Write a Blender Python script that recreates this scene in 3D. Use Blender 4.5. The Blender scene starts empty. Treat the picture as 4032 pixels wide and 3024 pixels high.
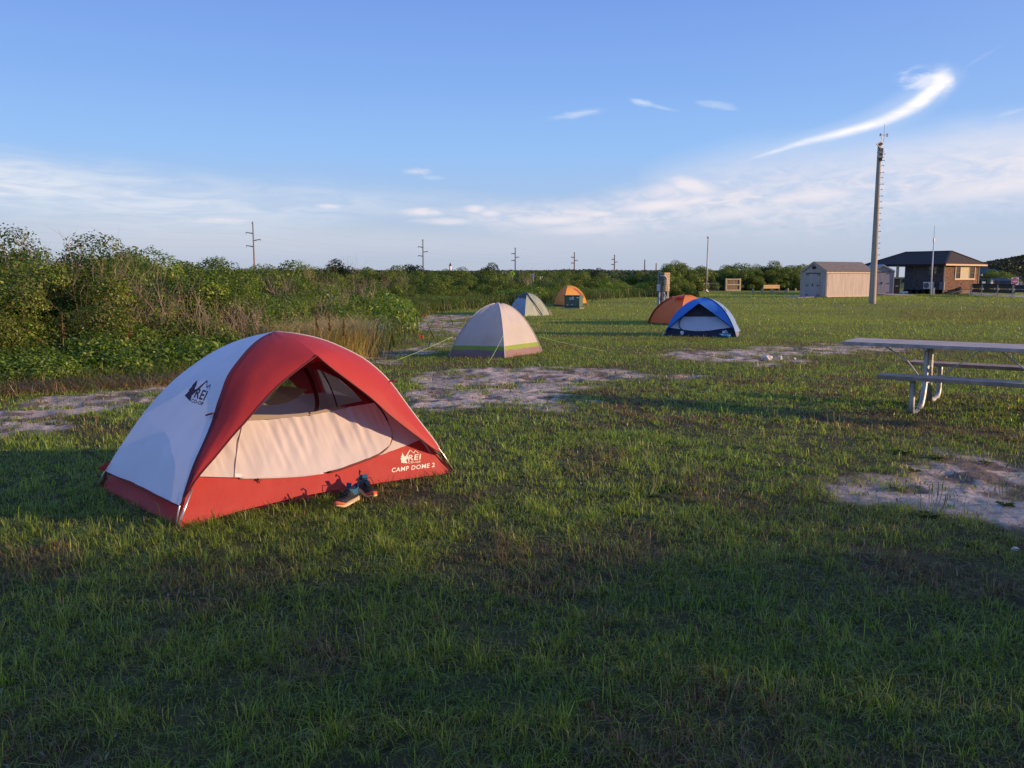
import bpy, bmesh, math, random
import numpy as np
from mathutils import Vector, Matrix
from mathutils.bvhtree import BVHTree
from mathutils.geometry import delaunay_2d_cdt
random.seed(7); rng = np.random.default_rng(11)
SC = bpy.context.scene; COL = SC.collection
R = math.radians
# ------------------------------------------------------------ camera model
F = 3310.0; CX, CY = 2016.0, 1512.0; CAMH = 1.45
PITCH = math.atan((CY - 1090.0) / F); CP, SP = math.cos(PITCH), math.sin(PITCH)
CAM = np.array([0, 0, CAMH])
def ray(px, py):
    u = (px - CX) / F; v = (CY - py) / F
    return np.array([u, CP + v * SP, v * CP - SP])
def P(px, py, Y):
    d = ray(px, py); return CAM + d * (Y / d[1])
def onplane(px, py, p0, n):
    d = ray(px, py); n = np.array(n, float); t = np.dot(np.array(p0) - CAM, n) / np.dot(d, n)
    return CAM + d * t
# ------------------------------------------------------------ noise + terrain
def _h(ix, iy, s):
    n = (ix * 374761393 + iy * 668265263 + s * 1274126177) & 0x7fffffff
    n = ((n ^ (n >> 13)) * 1274126177) & 0x7fffffff
    return ((n ^ (n >> 16)) & 0xffff) / 65535.0
def vnoise(x, y, s=0):
    x = np.asarray(x, float); y = np.asarray(y, float)
    ix = np.floor(x).astype(np.int64); iy = np.floor(y).astype(np.int64)
    fx = x - ix; fy = y - iy; fx = fx * fx * (3 - 2 * fx); fy = fy * fy * (3 - 2 * fy)
    a = _h(ix, iy, s); b = _h(ix + 1, iy, s); c = _h(ix, iy + 1, s); d = _h(ix + 1, iy + 1, s)
    return (a * (1 - fx) + b * fx) * (1 - fy) + (c * (1 - fx) + d * fx) * fy
def fbm(x, y, o=4, s=0):
    t = 0; a = .5; n = 0
    for i in range(o):
        t = t + a * vnoise(x * 2 ** i + 17.3 * i, y * 2 ** i - 9.1 * i, s + i); n += a; a *= .5
    return t / n
def sst(a, b, x):
    t = np.clip((x - a) / (b - a), 0, 1); return t * t * (3 - 2 * t)
PY = [0, 7, 9, 12, 16, 20, 26, 34, 40, 47, 52, 58, 64, 80, 100, 130, 300, 5000]
PZ = [0, 0, -.05, -.14, -.24, -.27, -.27, -.32, -.30, -.24, -.2, -.15, -.12, -.25, -.21, -.1, 0, 0]
def zbase(x, y):
    x = np.asarray(x, float); y = np.asarray(y, float)
    z = 0
    for k in (-1.2, -.4, .4, 1.2):
        z = z + np.interp(y + k * (1 + y * .02), PY, PZ) / 4
    return z
def zg(x, y):
    x = np.asarray(x, float); y = np.asarray(y, float)
    z = zbase(x, y)
    # unseen dune added outside the frame, right and behind, to shade the foreground
    u = sst(8, 15, x) * (1 - sst(60, 90, x)); v = 1 - sst(-5.0, 1.2, y - (fbm(x * .6, y * 1.3, 3, 5) - .5) * 5)
    z = z + u * v * (6.4 + 1.2 * fbm(x * .12, y * .12, 2, 9))
    # unseen low swells added far right to throw shade bands over the field
    w = sst(1.0, 1.5, x / np.maximum(y, 3) * 1.3) * sst(16, 30, x) * sst(8, 12, y)
    z = z + w * (1.9 * np.maximum(0, fbm(x * .03 + 5, y * .22, 3, 21) - .42) * 4.2) * (1 - sst(95, 120, y))
    # dune ridge behind the ranger house
    r = sst(0.44, 0.56, x / np.maximum(y, 1)) * sst(135, 185, y) * (1 - sst(330, 420, y))
    z = z + r * (3.6 + 3.4 * sst(.52, .66, x / np.maximum(y, 1)) + 2.4 * (fbm(x * .03, y * .03, 3, 31) - .5))
    # gentle undulation of the lawn
    f = sst(3, 9, y)
    z = z + f * .05 * (fbm(x * .22, y * .3, 3, 41) - .5) + sst(14, 24, y) * .12 * (fbm(x * .05, y * .16, 2, 51) - .5) * (1 - .5 * sst(60, 90, y))
    return z
def G(px, py):
    """ground point under a viewing ray"""
    d = ray(px, py); ts = np.geomspace(1.2, 400, 1500)
    X = d[0] * ts; Y = d[1] * ts; Z = CAMH + d[2] * ts
    k = np.nonzero(Z < zbase(X, Y))[0]
    t = ts[k[0]] if len(k) else 400
    p = CAM + d * t; return np.array([p[0], p[1], float(zg(p[0], p[1]))])
def gz(x, y): return float(zg(x, y))
# ------------------------------------------------------------ objects
OFF = {}
def _off(par):
    o = np.zeros(3)
    while par is not None:
        o = o + np.array(par.location); par = par.parent
    return o
WV = {}
def tag(o, label=None, cat=None, group=None, kind=None):
    if label: o['label'] = label
    if cat: o['category'] = cat
    if group: o['group'] = group
    if kind: o['kind'] = kind
    return o
def thing(name, loc, label, cat, group=None):
    o = bpy.data.objects.new(name, None); o.location = tuple(float(v) for v in loc); o.empty_display_size = .2
    COL.objects.link(o); return tag(o, label, cat, group)
def link(name, me, parent=None, mat=None):
    o = bpy.data.objects.new(name, me); COL.objects.link(o)
    if parent: o.parent = parent
    if mat:
        for m in (mat if isinstance(mat, (list, tuple)) else [mat]): me.materials.append(m)
    return o
class MB:
    def __init__(s): s.v = []; s.f = []; s.m = []
    def add(s, vs, fs, mi=0):
        b = len(s.v); s.v += [tuple(float(c) for c in p) for p in vs]; s.f += [tuple(b + i for i in f) for f in fs]; s.m += [mi] * len(fs); return s
    def box(s, c, size, rz=0, mi=0, ax=None):
        c = np.array(c, float); hx, hy, hz = [v / 2 for v in size]
        if ax is None: ax = np.array([[math.cos(rz), math.sin(rz), 0], [-math.sin(rz), math.cos(rz), 0], [0, 0, 1]])
        vs = [c + ax[0] * a * hx + ax[1] * b * hy + ax[2] * d * hz for d in (-1, 1) for a, b in ((-1, -1), (1, -1), (1, 1), (-1, 1))]
        return s.add(vs, [(3, 2, 1, 0), (4, 5, 6, 7), (0, 1, 5, 4), (1, 2, 6, 5), (2, 3, 7, 6), (3, 0, 4, 7)], mi)
    def beam(s, a, b, w, h, mi=0, up=(0, 0, 1)):
        a = np.array(a, float); b = np.array(b, float); d = b - a; L = np.linalg.norm(d); d = d / L
        up = np.array(up, float); side = np.cross(d, up); side /= np.linalg.norm(side); up = np.cross(side, d)
        return s.box((a + b) / 2, (L, w, h), mi=mi, ax=np.array([d, side, up]))
    def tube(s, pts, r, n=8, mi=0, cap=True):
        pts = [np.array(p, float) for p in pts]; k = len(pts)
        rr = list(r) if hasattr(r, '__len__') else [r] * k
        vs = []; prev = None
        for i, p in enumerate(pts):
            d = pts[min(i + 1, k - 1)] - pts[max(i - 1, 0)]; d = d / (np.linalg.norm(d) + 1e-9)
            if prev is None:
                a = np.array([0, 0, 1.]) if abs(d[2]) < .9 else np.array([1., 0, 0])
            else: a = prev
            e1 = a - d * np.dot(a, d); e1 /= (np.linalg.norm(e1) + 1e-9); e2 = np.cross(d, e1); prev = e1
            for j in range(n):
                t = 2 * math.pi * j / n; vs.append(p + rr[i] * (e1 * math.cos(t) + e2 * math.sin(t)))
        fs = [(i * n + j, i * n + (j + 1) % n, (i + 1) * n + (j + 1) % n, (i + 1) * n + j) for i in range(k - 1) for j in range(n)]
        if cap: fs += [tuple(range(n - 1, -1, -1)), tuple((k - 1) * n + j for j in range(n))]
        return s.add(vs, fs, mi)
    def lathe(s, c, prof, n=16, mi=0, ax=None):
        c = np.array(c, float); ax = np.eye(3) if ax is None else ax; vs = []
        for r, z in prof:
            for j in range(n):
                t = 2 * math.pi * j / n; vs.append(c + ax[0] * r * math.cos(t) + ax[1] * r * math.sin(t) + ax[2] * z)
        k = len(prof)
        fs = [(i * n + j, i * n + (j + 1) % n, (i + 1) * n + (j + 1) % n, (i + 1) * n + j) for i in range(k - 1) for j in range(n)]
        fs += [tuple(range(n - 1, -1, -1)), tuple((k - 1) * n + j for j in range(n))]
        return s.add(vs, fs, mi)
    def prism(s, poly, o, ex, ey, en, th, mi=0):
        """2-D polygon in plane (o,ex,ey), thickness th along en"""
        o, ex, ey, en = [np.array(q, float) for q in (o, ex, ey, en)]; n = len(poly)
        vs = [o + ex * a + ey * b for a, b in poly] + [o + ex * a + ey * b + en * th for a, b in poly]
        return s.add(vs, [tuple(range(n - 1, -1, -1)), tuple(range(n, 2 * n))] + [(i, (i + 1) % n, n + (i + 1) % n, n + i) for i in range(n)], mi)
    def grid(s, pts, mi=0):
        h = len(pts); w = len(pts[0])
        return s.add([p for r_ in pts for p in r_], [(i * w + j, i * w + j + 1, (i + 1) * w + j + 1, (i + 1) * w + j) for i in range(h - 1) for j in range(w - 1)], mi)
    def build(s, name, mat, parent=None, smooth=False, bevel=0, fix=True):
        off = _off(parent); me = bpy.data.meshes.new(name)
        me.from_pydata([tuple(np.array(p) - off) for p in s.v], [], s.f)
        ms = mat if isinstance(mat, (list, tuple)) else [mat]
        for m in ms: me.materials.append(m)
        if len(ms) > 1: me.polygons.foreach_set('material_index', s.m)
        if fix:
            bm = bmesh.new(); bm.from_mesh(me); bmesh.ops.recalc_face_normals(bm, faces=bm.faces); bm.to_mesh(me); bm.free()
        if smooth: me.polygons.foreach_set('use_smooth', [True] * len(me.polygons))
        me.update()
        o = bpy.data.objects.new(name, me); COL.objects.link(o)
        if parent: o.parent = parent
        if bevel:
            b = o.modifiers.new('bev', 'BEVEL'); b.width = bevel; b.segments = 2; b.limit_method = 'ANGLE'
        WV[o.name] = (list(s.v), list(s.f)); return o
def child_copy(src, parent):
    c = src.copy(); COL.objects.link(c); c.parent = parent; return c
def copy_tree(src, loc, rz=0, sc=1.0, label=None):
    r = src.copy(); COL.objects.link(r); r.location = tuple(loc); r.rotation_euler = (0, 0, rz)
    r.scale = (sc if hasattr(sc, '__len__') else (sc,) * 3)
    if label: r['label'] = label
    for ch in [c for c in list(KIDS.get(src.name, src.children))]:
        c = child_copy(ch, r)
        for g in list(ch.children): child_copy(g, c)
    return r
KIDS = {}
def fastmesh(name, V, nv, col=None, smooth=False):
    """V (M,3) vertices, nv list of face sizes (array) consuming vertices in order via idx"""
    pass
def mesh_arrays(name, V, loops, totals, col=None):
    me = bpy.data.meshes.new(name)
    me.vertices.add(len(V)); me.vertices.foreach_set('co', np.ascontiguousarray(V, dtype=np.float32).ravel())
    me.loops.add(len(loops)); me.loops.foreach_set('vertex_index', np.ascontiguousarray(loops, dtype=np.int32))
    me.polygons.add(len(totals)); st = np.concatenate([[0], np.cumsum(totals)[:-1]]).astype(np.int32)
    me.polygons.foreach_set('loop_start', st)
    try: me.polygons.foreach_set('loop_total', np.asarray(totals, dtype=np.int32))
    except Exception: pass
    if col is not None:
        a = me.color_attributes.new('col', 'FLOAT_COLOR', 'POINT')
        c4 = np.ones((len(V), 4), np.float32); c4[:, :3] = col; a.data.foreach_set('color', c4.ravel())
    me.update(calc_edges=True); return me
# ------------------------------------------------------------ materials
MATS = {}
def mat(name, col=(.5, .5, .5), rough=.8, var=.0, vs=8., bump=0., bs=40., trans=0., metal=0., attr=False, spec=.3, var2=None, stretch=(1, 1, 1), emit=None, tcol=None, alpha=1., coord='Object', coat=0.):
    if name in MATS: return MATS[name]
    m = bpy.data.materials.new(name); m.use_nodes = True; nt = m.node_tree; N = nt.nodes; L = nt.links
    b = N['Principled BSDF']; out = N['Material Output']
    b.inputs['Roughness'].default_value = rough; b.inputs['Metallic'].default_value = metal; b.inputs['Specular IOR Level'].default_value = spec
    if coat: b.inputs['Coat Weight'].default_value = coat
    csock = None
    tc = N.new('ShaderNodeTexCoord'); mp = N.new('ShaderNodeMapping'); mp.inputs['Scale'].default_value = stretch
    L.new(tc.outputs[coord], mp.inputs[0])
    if attr:
        a = N.new('ShaderNodeVertexColor'); a.layer_name = 'col'; csock = a.outputs[0]
    else:
        c = N.new('ShaderNodeRGB'); c.outputs[0].default_value = (*col, 1); csock = c.outputs[0]
    if var:
        n = N.new('ShaderNodeTexNoise'); n.inputs['Scale'].default_value = vs; n.inputs['Detail'].default_value = 5; L.new(mp.outputs[0], n.inputs[0])
        mr = N.new('ShaderNodeMapRange'); mr.inputs[1].default_value = .3; mr.inputs[2].default_value = .7; mr.inputs[3].default_value = 1 - var; mr.inputs[4].default_value = 1 + var
        L.new(n.outputs[0], mr.inputs[0])
        if var2 is not None:
            mx = N.new('ShaderNodeMix'); mx.data_type = 'RGBA'; mr.inputs[3].default_value = 0; mr.inputs[4].default_value = var
            L.new(mr.outputs[0], mx.inputs[0]); L.new(csock, mx.inputs[6]); mx.inputs[7].default_value = (*var2, 1); csock = mx.outputs[2]
        else:
            vm = N.new('ShaderNodeVectorMath'); vm.operation = 'SCALE'; L.new(csock, vm.inputs[0]); L.new(mr.outputs[0], vm.inputs['Scale']); csock = vm.outputs[0]
    L.new(csock, b.inputs['Base Color'])
    if bump:
        n2 = N.new('ShaderNodeTexNoise'); n2.inputs['Scale'].default_value = bs; n2.inputs['Detail'].default_value = 6; L.new(mp.outputs[0], n2.inputs[0])
        bp = N.new('ShaderNodeBump'); bp.inputs['Strength'].default_value = bump; bp.inputs['Distance'].default_value = .02
        L.new(n2.outputs[0], bp.inputs['Height']); L.new(bp.outputs[0], b.inputs['Normal'])
    if emit:
        b.inputs['Emission Color'].default_value = (*emit[0], 1); b.inputs['Emission Strength'].default_value = emit[1]
    last = b.outputs[0]
    if trans:
        t = N.new('ShaderNodeBsdfTranslucent'); L.new(csock, t.inputs[0])
        if tcol is not None:
            vm = N.new('ShaderNodeVectorMath'); vm.operation = 'MULTIPLY'; L.new(csock, vm.inputs[0]); vm.inputs[1].default_value = tcol; L.new(vm.outputs[0], t.inputs[0])
        mx = N.new('ShaderNodeMixShader'); mx.inputs[0].default_value = trans; L.new(last, mx.inputs[1]); L.new(t.outputs[0], mx.inputs[2]); last = mx.outputs[0]
    if alpha < 1:
        t = N.new('ShaderNodeBsdfTransparent'); mx = N.new('ShaderNodeMixShader'); mx.inputs[0].default_value = alpha
        L.new(t.outputs[0], mx.inputs[1]); L.new(last, mx.inputs[2]); last = mx.outputs[0]
    L.new(last, out.inputs[0]); MATS[name] = m; return m
# ============================================================ camera, sun, sky
cam = bpy.data.cameras.new('camera'); cam.sensor_width = 36; cam.lens = F / 4032 * 36; cam.clip_end = 8000; cam.clip_start = .05
co = bpy.data.objects.new('camera', cam); COL.objects.link(co); co.location = (0, 0, CAMH); co.rotation_euler = (math.pi / 2 - PITCH, 0, 0); SC.camera = co
SUN_EL, SUN_AZ = R(11.5), R(96)          # azimuth measured from +Y towards +X
sv = Vector((math.sin(SUN_AZ) * math.cos(SUN_EL), math.cos(SUN_AZ) * math.cos(SUN_EL), math.sin(SUN_EL)))
sl = bpy.data.lights.new('sun', 'SUN'); sl.energy = 5.0; sl.angle = R(.55); sl.color = (1.0, .66, .40)
so = bpy.data.objects.new('sun', sl); COL.objects.link(so); so.rotation_euler = sv.to_track_quat('Z', 'Y').to_euler()
SC.view_settings.view_transform = 'Standard'; SC.view_settings.look = 'None'; SC.view_settings.exposure = .35; SC.view_settings.gamma = 1
SC.cycles.max_bounces = 8; SC.cycles.transparent_max_bounces = 12; SC.cycles.use_denoising = True
W = bpy.data.worlds.new('World'); SC.world = W; W.use_nodes = True; nt = W.node_tree; N = nt.nodes; L = nt.links; N.clear()
def nd(t, **k):
    n = N.new(t)
    for a, b in k.items(): setattr(n, a, b)
    return n
def S(v, sock):
    if hasattr(v, 'links') or isinstance(v, bpy.types.NodeSocket): L.new(v, sock)
    else: sock.default_value = v
def M(op, a, b=0., c=0.):
    n = nd('ShaderNodeMath', operation=op); S(a, n.inputs[0]); S(b, n.inputs[1]); S(c, n.inputs[2]); return n.outputs[0]
def SS(a, b, x):
    n = nd('ShaderNodeMapRange', interpolation_type='SMOOTHSTEP'); S(x, n.inputs[0]); S(a, n.inputs[1]); S(b, n.inputs[2]); return n.outputs[0]
tcn = nd('ShaderNodeTexCoord'); sep = nd('ShaderNodeSeparateXYZ'); L.new(tcn.outputs['Generated'], sep.inputs[0])
az = M('ARCTAN2', sep.outputs[0], sep.outputs[1]); el = M('ARCSINE', sep.outputs[2])
def azel(px, py):
    d = ray(px, py); return math.atan2(d[0], d[1]), math.asin(d[2] / np.linalg.norm(d))
A0, A1, E0, E1 = -.75, .75, -.05, .55
an = M('MULTIPLY', M('SUBTRACT', az, A0), 1 / (A1 - A0))
def curve(pts):
    """pts: (x 0..1, y 0..1) -> socket as a function of azimuth"""
    n = nd('ShaderNodeFloatCurve'); cu = n.mapping.curves[0]
    pts = sorted(pts)
    cu.points[0].location = pts[0]; cu.points[1].location = pts[-1]
    for p in pts[1:-1]: cu.points.new(*p)
    n.mapping.use_clip = False; n.mapping.update(); L.new(an, n.inputs[1]); return n.outputs[0]
def noise(scx, scy, det=5, seed=0., rot=0., dist=0.):
    cb = nd('ShaderNodeCombineXYZ'); L.new(az, cb.inputs[0]); L.new(el, cb.inputs[1]); cb.inputs[2].default_value = seed
    mp = nd('ShaderNodeMapping'); mp.inputs['Rotation'].default_value = (0, 0, rot); mp.inputs['Scale'].default_value = (scx, scy, 1); L.new(cb.outputs[0], mp.inputs[0])
    n = nd('ShaderNodeTexNoise'); n.inputs['Scale'].default_value = 1; n.inputs['Detail'].default_value = det; n.inputs['Roughness'].default_value = .58; n.inputs['Distortion'].default_value = dist
    L.new(mp.outputs[0], n.inputs[0]); return n.outputs[0]
fine = noise(34, 95, 8, 3.1, .15, .7); soft = noise(7, 18, 5, 8.7, .12, .4); streak = noise(14, 90, 6, 5.5, .22, .8)
def band(tr, soften=1., edge=0.02):
    """tr: (px, py_centre, halfheight_px, strength) traced along the band"""
    c = []; w = []; s = []
    for px, py, hh, st in tr:
        a, e = azel(px, py); x = (a - A0) / (A1 - A0); c.append((x, (e - E0) / (E1 - E0))); w.append((x, hh / F * 4)); s.append((x, st))
    cy = M('MULTIPLY_ADD', curve(c), E1 - E0, E0); hw = M('MULTIPLY', curve(w), .25)
    d = M('DIVIDE', M('ABSOLUTE', M('SUBTRACT', M('ADD', el, M('MULTIPLY', M('SUBTRACT', soft, .5), edge)), cy)), M('MAXIMUM', hw, .0006))
    return M('MULTIPLY', SS(1.0, 0.0 if soften else .5, d), curve(s))
def blob(px, py, rx, ry, st, rot=0., nz=.5):
    a, e = azel(px, py); dx = M('SUBTRACT', az, a); dy = M('SUBTRACT', el, e); c, s = math.cos(rot), math.sin(rot)
    u = M('DIVIDE', M('MULTIPLY_ADD', dx, c, M('MULTIPLY', dy, s)), rx / F); v = M('DIVIDE', M('MULTIPLY_ADD', dy, c, M('MULTIPLY', dx, -s)), ry / F)
    d = M('SQRT', M('ADD', M('MULTIPLY', u, u), M('MULTIPLY', v, v)))
    return M('MULTIPLY', M('MULTIPLY', SS(1.25, .0, M('ADD', d, M('MULTIPLY', M('SUBTRACT', fine, .5), nz * 4)))
                           , SS(1.5, .6, d)), st)
sky = nd('ShaderNodeTexSky', sky_type='NISHITA'); sky.sun_disc = False; sky.sun_elevation = SUN_EL; sky.sun_rotation = SUN_AZ; sky.altitude = 0; sky.air_density = 1.0; sky.dust_density = .6; sky.ozone_density = 1.6
sc_ = nd('ShaderNodeVectorMath', operation='MULTIPLY'); L.new(sky.outputs[0], sc_.inputs[0]); sc_.inputs[1].default_value = (1.0, 1.0, 1.0)
def mixc(f, a, col):
    n = nd('ShaderNodeMix', data_type='RGBA'); S(f, n.inputs[0]); L.new(a, n.inputs[6])
    if isinstance(col, tuple): n.inputs[7].default_value = (*col, 1)
    else: L.new(col, n.inputs[7])
    return n.outputs[2]
STR = .12
EXF = 2 ** .35
def C_(r, g, b): return (r / STR / EXF, g / STR / EXF, b / STR / EXF)
col = sc_.outputs[0]
# clear-sky colour balance by elevation (the sky as the place shows it, all round)
rmp = nd('ShaderNodeValToRGB'); L.new(M('MULTIPLY', el, 1 / 1.2), rmp.inputs[0]); cr = rmp.color_ramp
KS = [(0, (.50, .555, .70)), (.045, (.45, .57, .76)), (.12, (.31, .545, .95)), (.175, (.245, .455, .91)), (.25, (.19, .36, .85)), (.32, (.16, .30, .77)), (.5, (.13, .26, .72)), (1, (.15, .28, .72))]
cr.elements[0].position = 0; cr.elements[0].color = (*KS[0][1], 1); cr.elements[1].position = 1; cr.elements[1].color = (*KS[-1][1], 1)
for p_, c_ in KS[1:-1]:
    e_ = cr.elements.new(p_); e_.color = (*c_, 1)
sc2 = nd('ShaderNodeVectorMath', operation='SCALE'); L.new(rmp.outputs[0], sc2.inputs[0]); sc2.inputs['Scale'].default_value = 1 / STR / EXF
col = mixc(.93, col, sc2.outputs[0])
# paler towards the sun side
col = mixc(M('MULTIPLY', SS(.1, 1.5, az), .35), col, C_(.50, .57, .85))
# veils and bands
b1 = band([(-900, 640, 90, .55), (-100, 720, 150, .95), (300, 760, 160, .85), (800, 800, 150, .68), (1300, 810, 120, .5), (1800, 790, 60, .15), (2100, 790, 40, 0.)])
b1 = M('MULTIPLY', b1, M('ADD', .45, M('MULTIPLY', SS(.3, .7, streak), .75)))
b2 = band([(1400, 850, 30, 0.), (1700, 845, 60, .3), (2200, 860, 105, .85), (2700, 805, 170, .92), (3200, 775, 190, .92), (3700, 710, 200, .95), (4100, 665, 220, 1.), (4700, 600, 230, .9)])
b2 = M('MULTIPLY', b2, M('ADD', .36, M('MULTIPLY', SS(.28, .72, fine), .7)))
b3 = band([(-900, 980, 120, .5), (0, 930, 130, .45), (800, 935, 110, .6), (1400, 950, 100, .55), (2200, 960, 90, .4), (3000, 950, 90, .25), (4400, 960, 100, .2)])
b4 = band([(2500, 700, 60, .0), (2800, 660, 110, .3), (3400, 610, 130, .45), (4032, 560, 140, .6), (4700, 520, 140, .5)])
col = mixc(M('MULTIPLY', b3, .9), col, C_(.66, .675, .75))
col = mixc(b1, col, C_(.74, .79, .89))
col = mixc(b4, col, C_(.74, .78, .90))
col = mixc(b2, col, C_(.82, .80, .87))
# small puffs lit along the upper edge of the band
puffs = None
for a_ in [(1655, 835, 95, 20, .75, 0.), (1870, 822, 50, 16, .7, 0.), (1930, 840, 45, 14, .6, 0.), (1740, 872, 130, 16, .55, 0.), (2180, 868, 150, 18, .6, .03), (2360, 842, 60, 12, .6, 0.),
          (2720, 730, 110, 32, .8, -.25), (2600, 808, 150, 22, .8, .08), (2740, 790, 90, 14, .6, .2), (2620, 745, 90, 30, .45, .1), (1640, 676, 60, 16, .5, 0.), (1300, 812, 60, 10, .5, 0.), (860, 870, 130, 12, .5, 0.),
          (3200, 770, 160, 26, .45, .05), (2900, 840, 200, 26, .4, .1), (2300, 905, 220, 20, .4, .05), (3900, 740, 260, 40, .5, .12)]:
    v_ = blob(*a_); puffs = v_ if puffs is None else M('MAXIMUM', puffs, v_)
col = mixc(puffs, col, C_(.95, .87, .90))
# thin wisps high up
wis = None
for a_ in [(2270, 450, 110, 17, .42, .12), (2530, 403, 60, 14, .6, -.2), (2600, 422, 80, 9, .3, -.25), (2830, 415, 90, 18, .34, -.2), (3980, 445, 60, 10, .25, .2), (1700, 700, 60, 12, .25, 0.)]:
    v_ = blob(*a_); wis = v_ if wis is None else M('MAXIMUM', wis, v_)
col = mixc(wis, col, C_(.80, .86, .97))
# the bright hooked mare's tail
tail = band([(2940, 632, 8.4, 0.0), (3040, 600, 11.8, 0.38), (3160, 562, 16.8, 0.6), (3300, 527, 22.7, 0.78), (3420, 493, 26.0, 0.95), (3520, 455, 30.2, 1.1), (3600, 412, 38.6, 1.2), (3650, 375, 48.7, 1.3), (3690, 338, 52.1, 1.3), (3715, 322, 42.0, 1.2), (3738, 316, 28.6, 0.9), (3765, 312, 11.8, 0.0)], edge=.003)
glow = band([(2900, 640, 20, 0.), (3150, 560, 45, .2), (3420, 480, 65, .33), (3600, 400, 90, .4), (3680, 345, 95, .45), (3760, 310, 60, .2), (3820, 290, 30, 0.)], edge=.006)
tail = M('MULTIPLY', tail, M('ADD', .68, M('MULTIPLY', SS(.3, .7, noise(30, 170, 6, 2.2, .42, .3)), .45)))
head = M('MAXIMUM', blob(3640, 312, 90, 40, .55, -.12, .8), blob(3705, 318, 50, 50, .9, .2, .35))
strand = blob(3850, 235, 90, 8, .10, .5, .3)
col = mixc(M('MAXIMUM', glow, strand), col, C_(.72, .80, .97))
col = mixc(M('MAXIMUM', tail, head), col, C_(1.05, 1.02, 1.06))
bg = nd('ShaderNodeBackground'); L.new(col, bg.inputs[0]); bg.inputs[1].default_value = STR
wo = nd('ShaderNodeOutputWorld'); L.new(bg.outputs[0], wo.inputs[0])
# ============================================================ masks: sand, dirt, dry grass
def wpoly(pl): return np.array([G(a, b)[:2] for a, b in pl])
SAND = [
 [(-250, 1640), (0, 1582), (250, 1550), (420, 1522), (600, 1504), (800, 1490), (800, 1560), (660, 1590), (520, 1622), (300, 1665), (100, 1705), (0, 1730), (-250, 1790)],
 [(1360, 1410), (1480, 1395), (1620, 1365), (1740, 1345), (1770, 1315), (1700, 1300), (1590, 1275), (1530, 1258), (1560, 1246), (1700, 1242), (1900, 1240), (1900, 1250), (1760, 1256), (1800, 1290), (1860, 1310), (1850, 1340), (1740, 1375), (1640, 1405), (1480, 1424)],
 [(1600, 1490), (1750, 1468), (1950, 1450), (2200, 1446), (2480, 1462), (2640, 1490), (2560, 1525), (2420, 1520), (2330, 1550), (2200, 1600), (1950, 1625), (1700, 1650), (1600, 1640), (1560, 1560)],
 [(2680, 1405), (2820, 1380), (3050, 1365), (3400, 1352), (3700, 1350), (3700, 1372), (3300, 1388), (3150, 1420), (2950, 1438), (2800, 1428)],
 [(3290, 1950), (3450, 1880), (3600, 1838), (3800, 1826), (4060, 1832), (4400, 1850), (4400, 2240), (4060, 2190), (3960, 2110), (3840, 2060), (3640, 1995), (3400, 1985)],
]
DIRT = [  # trodden, half-bare ground
 [(1560, 1440), (2700, 1440), (2760, 1500), (3000, 1600), (3500, 1560), (4300, 1570), (4300, 2000), (3200, 2000), (3000, 1800), (2700, 1720), (2300, 1660), (1650, 1680)],
 [(3100, 1960), (4300, 1990), (4300, 2330), (3500, 2250), (3100, 2100)],
 [(-200, 1500), (800, 1440), (900, 1520), (500, 1640), (-200, 1760)],
 [(2500, 1370), (3800, 1330), (4200, 1340), (4200, 1420), (2500, 1450)],
 [(3180, 1205), (3400, 1195), (4300, 1185), (4300, 1275), (3800, 1270), (3300, 1240)],
 [(1300, 1430), (1540, 1240), (1900, 1232), (1900, 1262), (1900, 1350), (1600, 1430)],
]
WSAND = [wpoly(p) for p in SAND]; WDIRT = [wpoly(p) for p in DIRT]
def sdist(x, y, poly):
    """signed distance to polygon, positive inside"""
    x = np.asarray(x, float); y = np.asarray(y, float)
    d = np.full(x.shape, 1e9); ins = np.zeros(x.shape, bool); n = len(poly)
    for i in range(n):
        ax, ay = poly[i]; bx, by = poly[(i + 1) % n]; ex, ey = bx - ax, by - ay
        t = np.clip(((x - ax) * ex + (y - ay) * ey) / (ex * ex + ey * ey + 1e-12), 0, 1)
        d = np.minimum(d, np.hypot(x - ax - t * ex, y - ay - t * ey))
        c = ((ay > y) != (by > y)) & (x < (bx - ax) * (y - ay) / ((by - ay) + 1e-12) + ax); ins ^= c
    return np.where(ins, d, -d)
def masks(x, y):
    sh = x.shape; x = x.ravel(); y = y.ravel(); near = (y > 1) & (y < 110) & (np.abs(x) < y * .9 + 3)
    s = np.zeros(x.shape); dt = np.zeros(x.shape); xi = x[near]; yi = y[near]
    w = .06 * np.maximum(yi, 4); wx = xi + (fbm(xi * .8, yi * .8, 3, 61) - .5) * w * 1.4; wy = yi + (fbm(xi * .8 + 9, yi * .8, 3, 71) - .5) * w * 1.4
    a = np.full(xi.shape, -9.); b = np.full(xi.shape, -9.)
    for p in WSAND: a = np.maximum(a, sdist(wx, wy, p))
    for p in WDIRT: b = np.maximum(b, sdist(wx, wy, p))
    n1 = fbm(xi * 2.2, yi * 1.6, 4, 81) - .5; n2 = fbm(xi * .9, yi * .9, 4, 91) - .5
    s[near] = sst(-.30, .42, a + n1 * 2.3); dt[near] = sst(-.5, .8, b / (1 + yi * .03) + n2 * 3.2) * .5
    # random thin spots through the whole lawn
    q = fbm(x * .55 + 3, y * .55, 4, 101); thin = sst(.60, .72, q) * .45
    dt = np.maximum(dt, thin)
    return s.reshape(sh), dt.reshape(sh)
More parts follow.
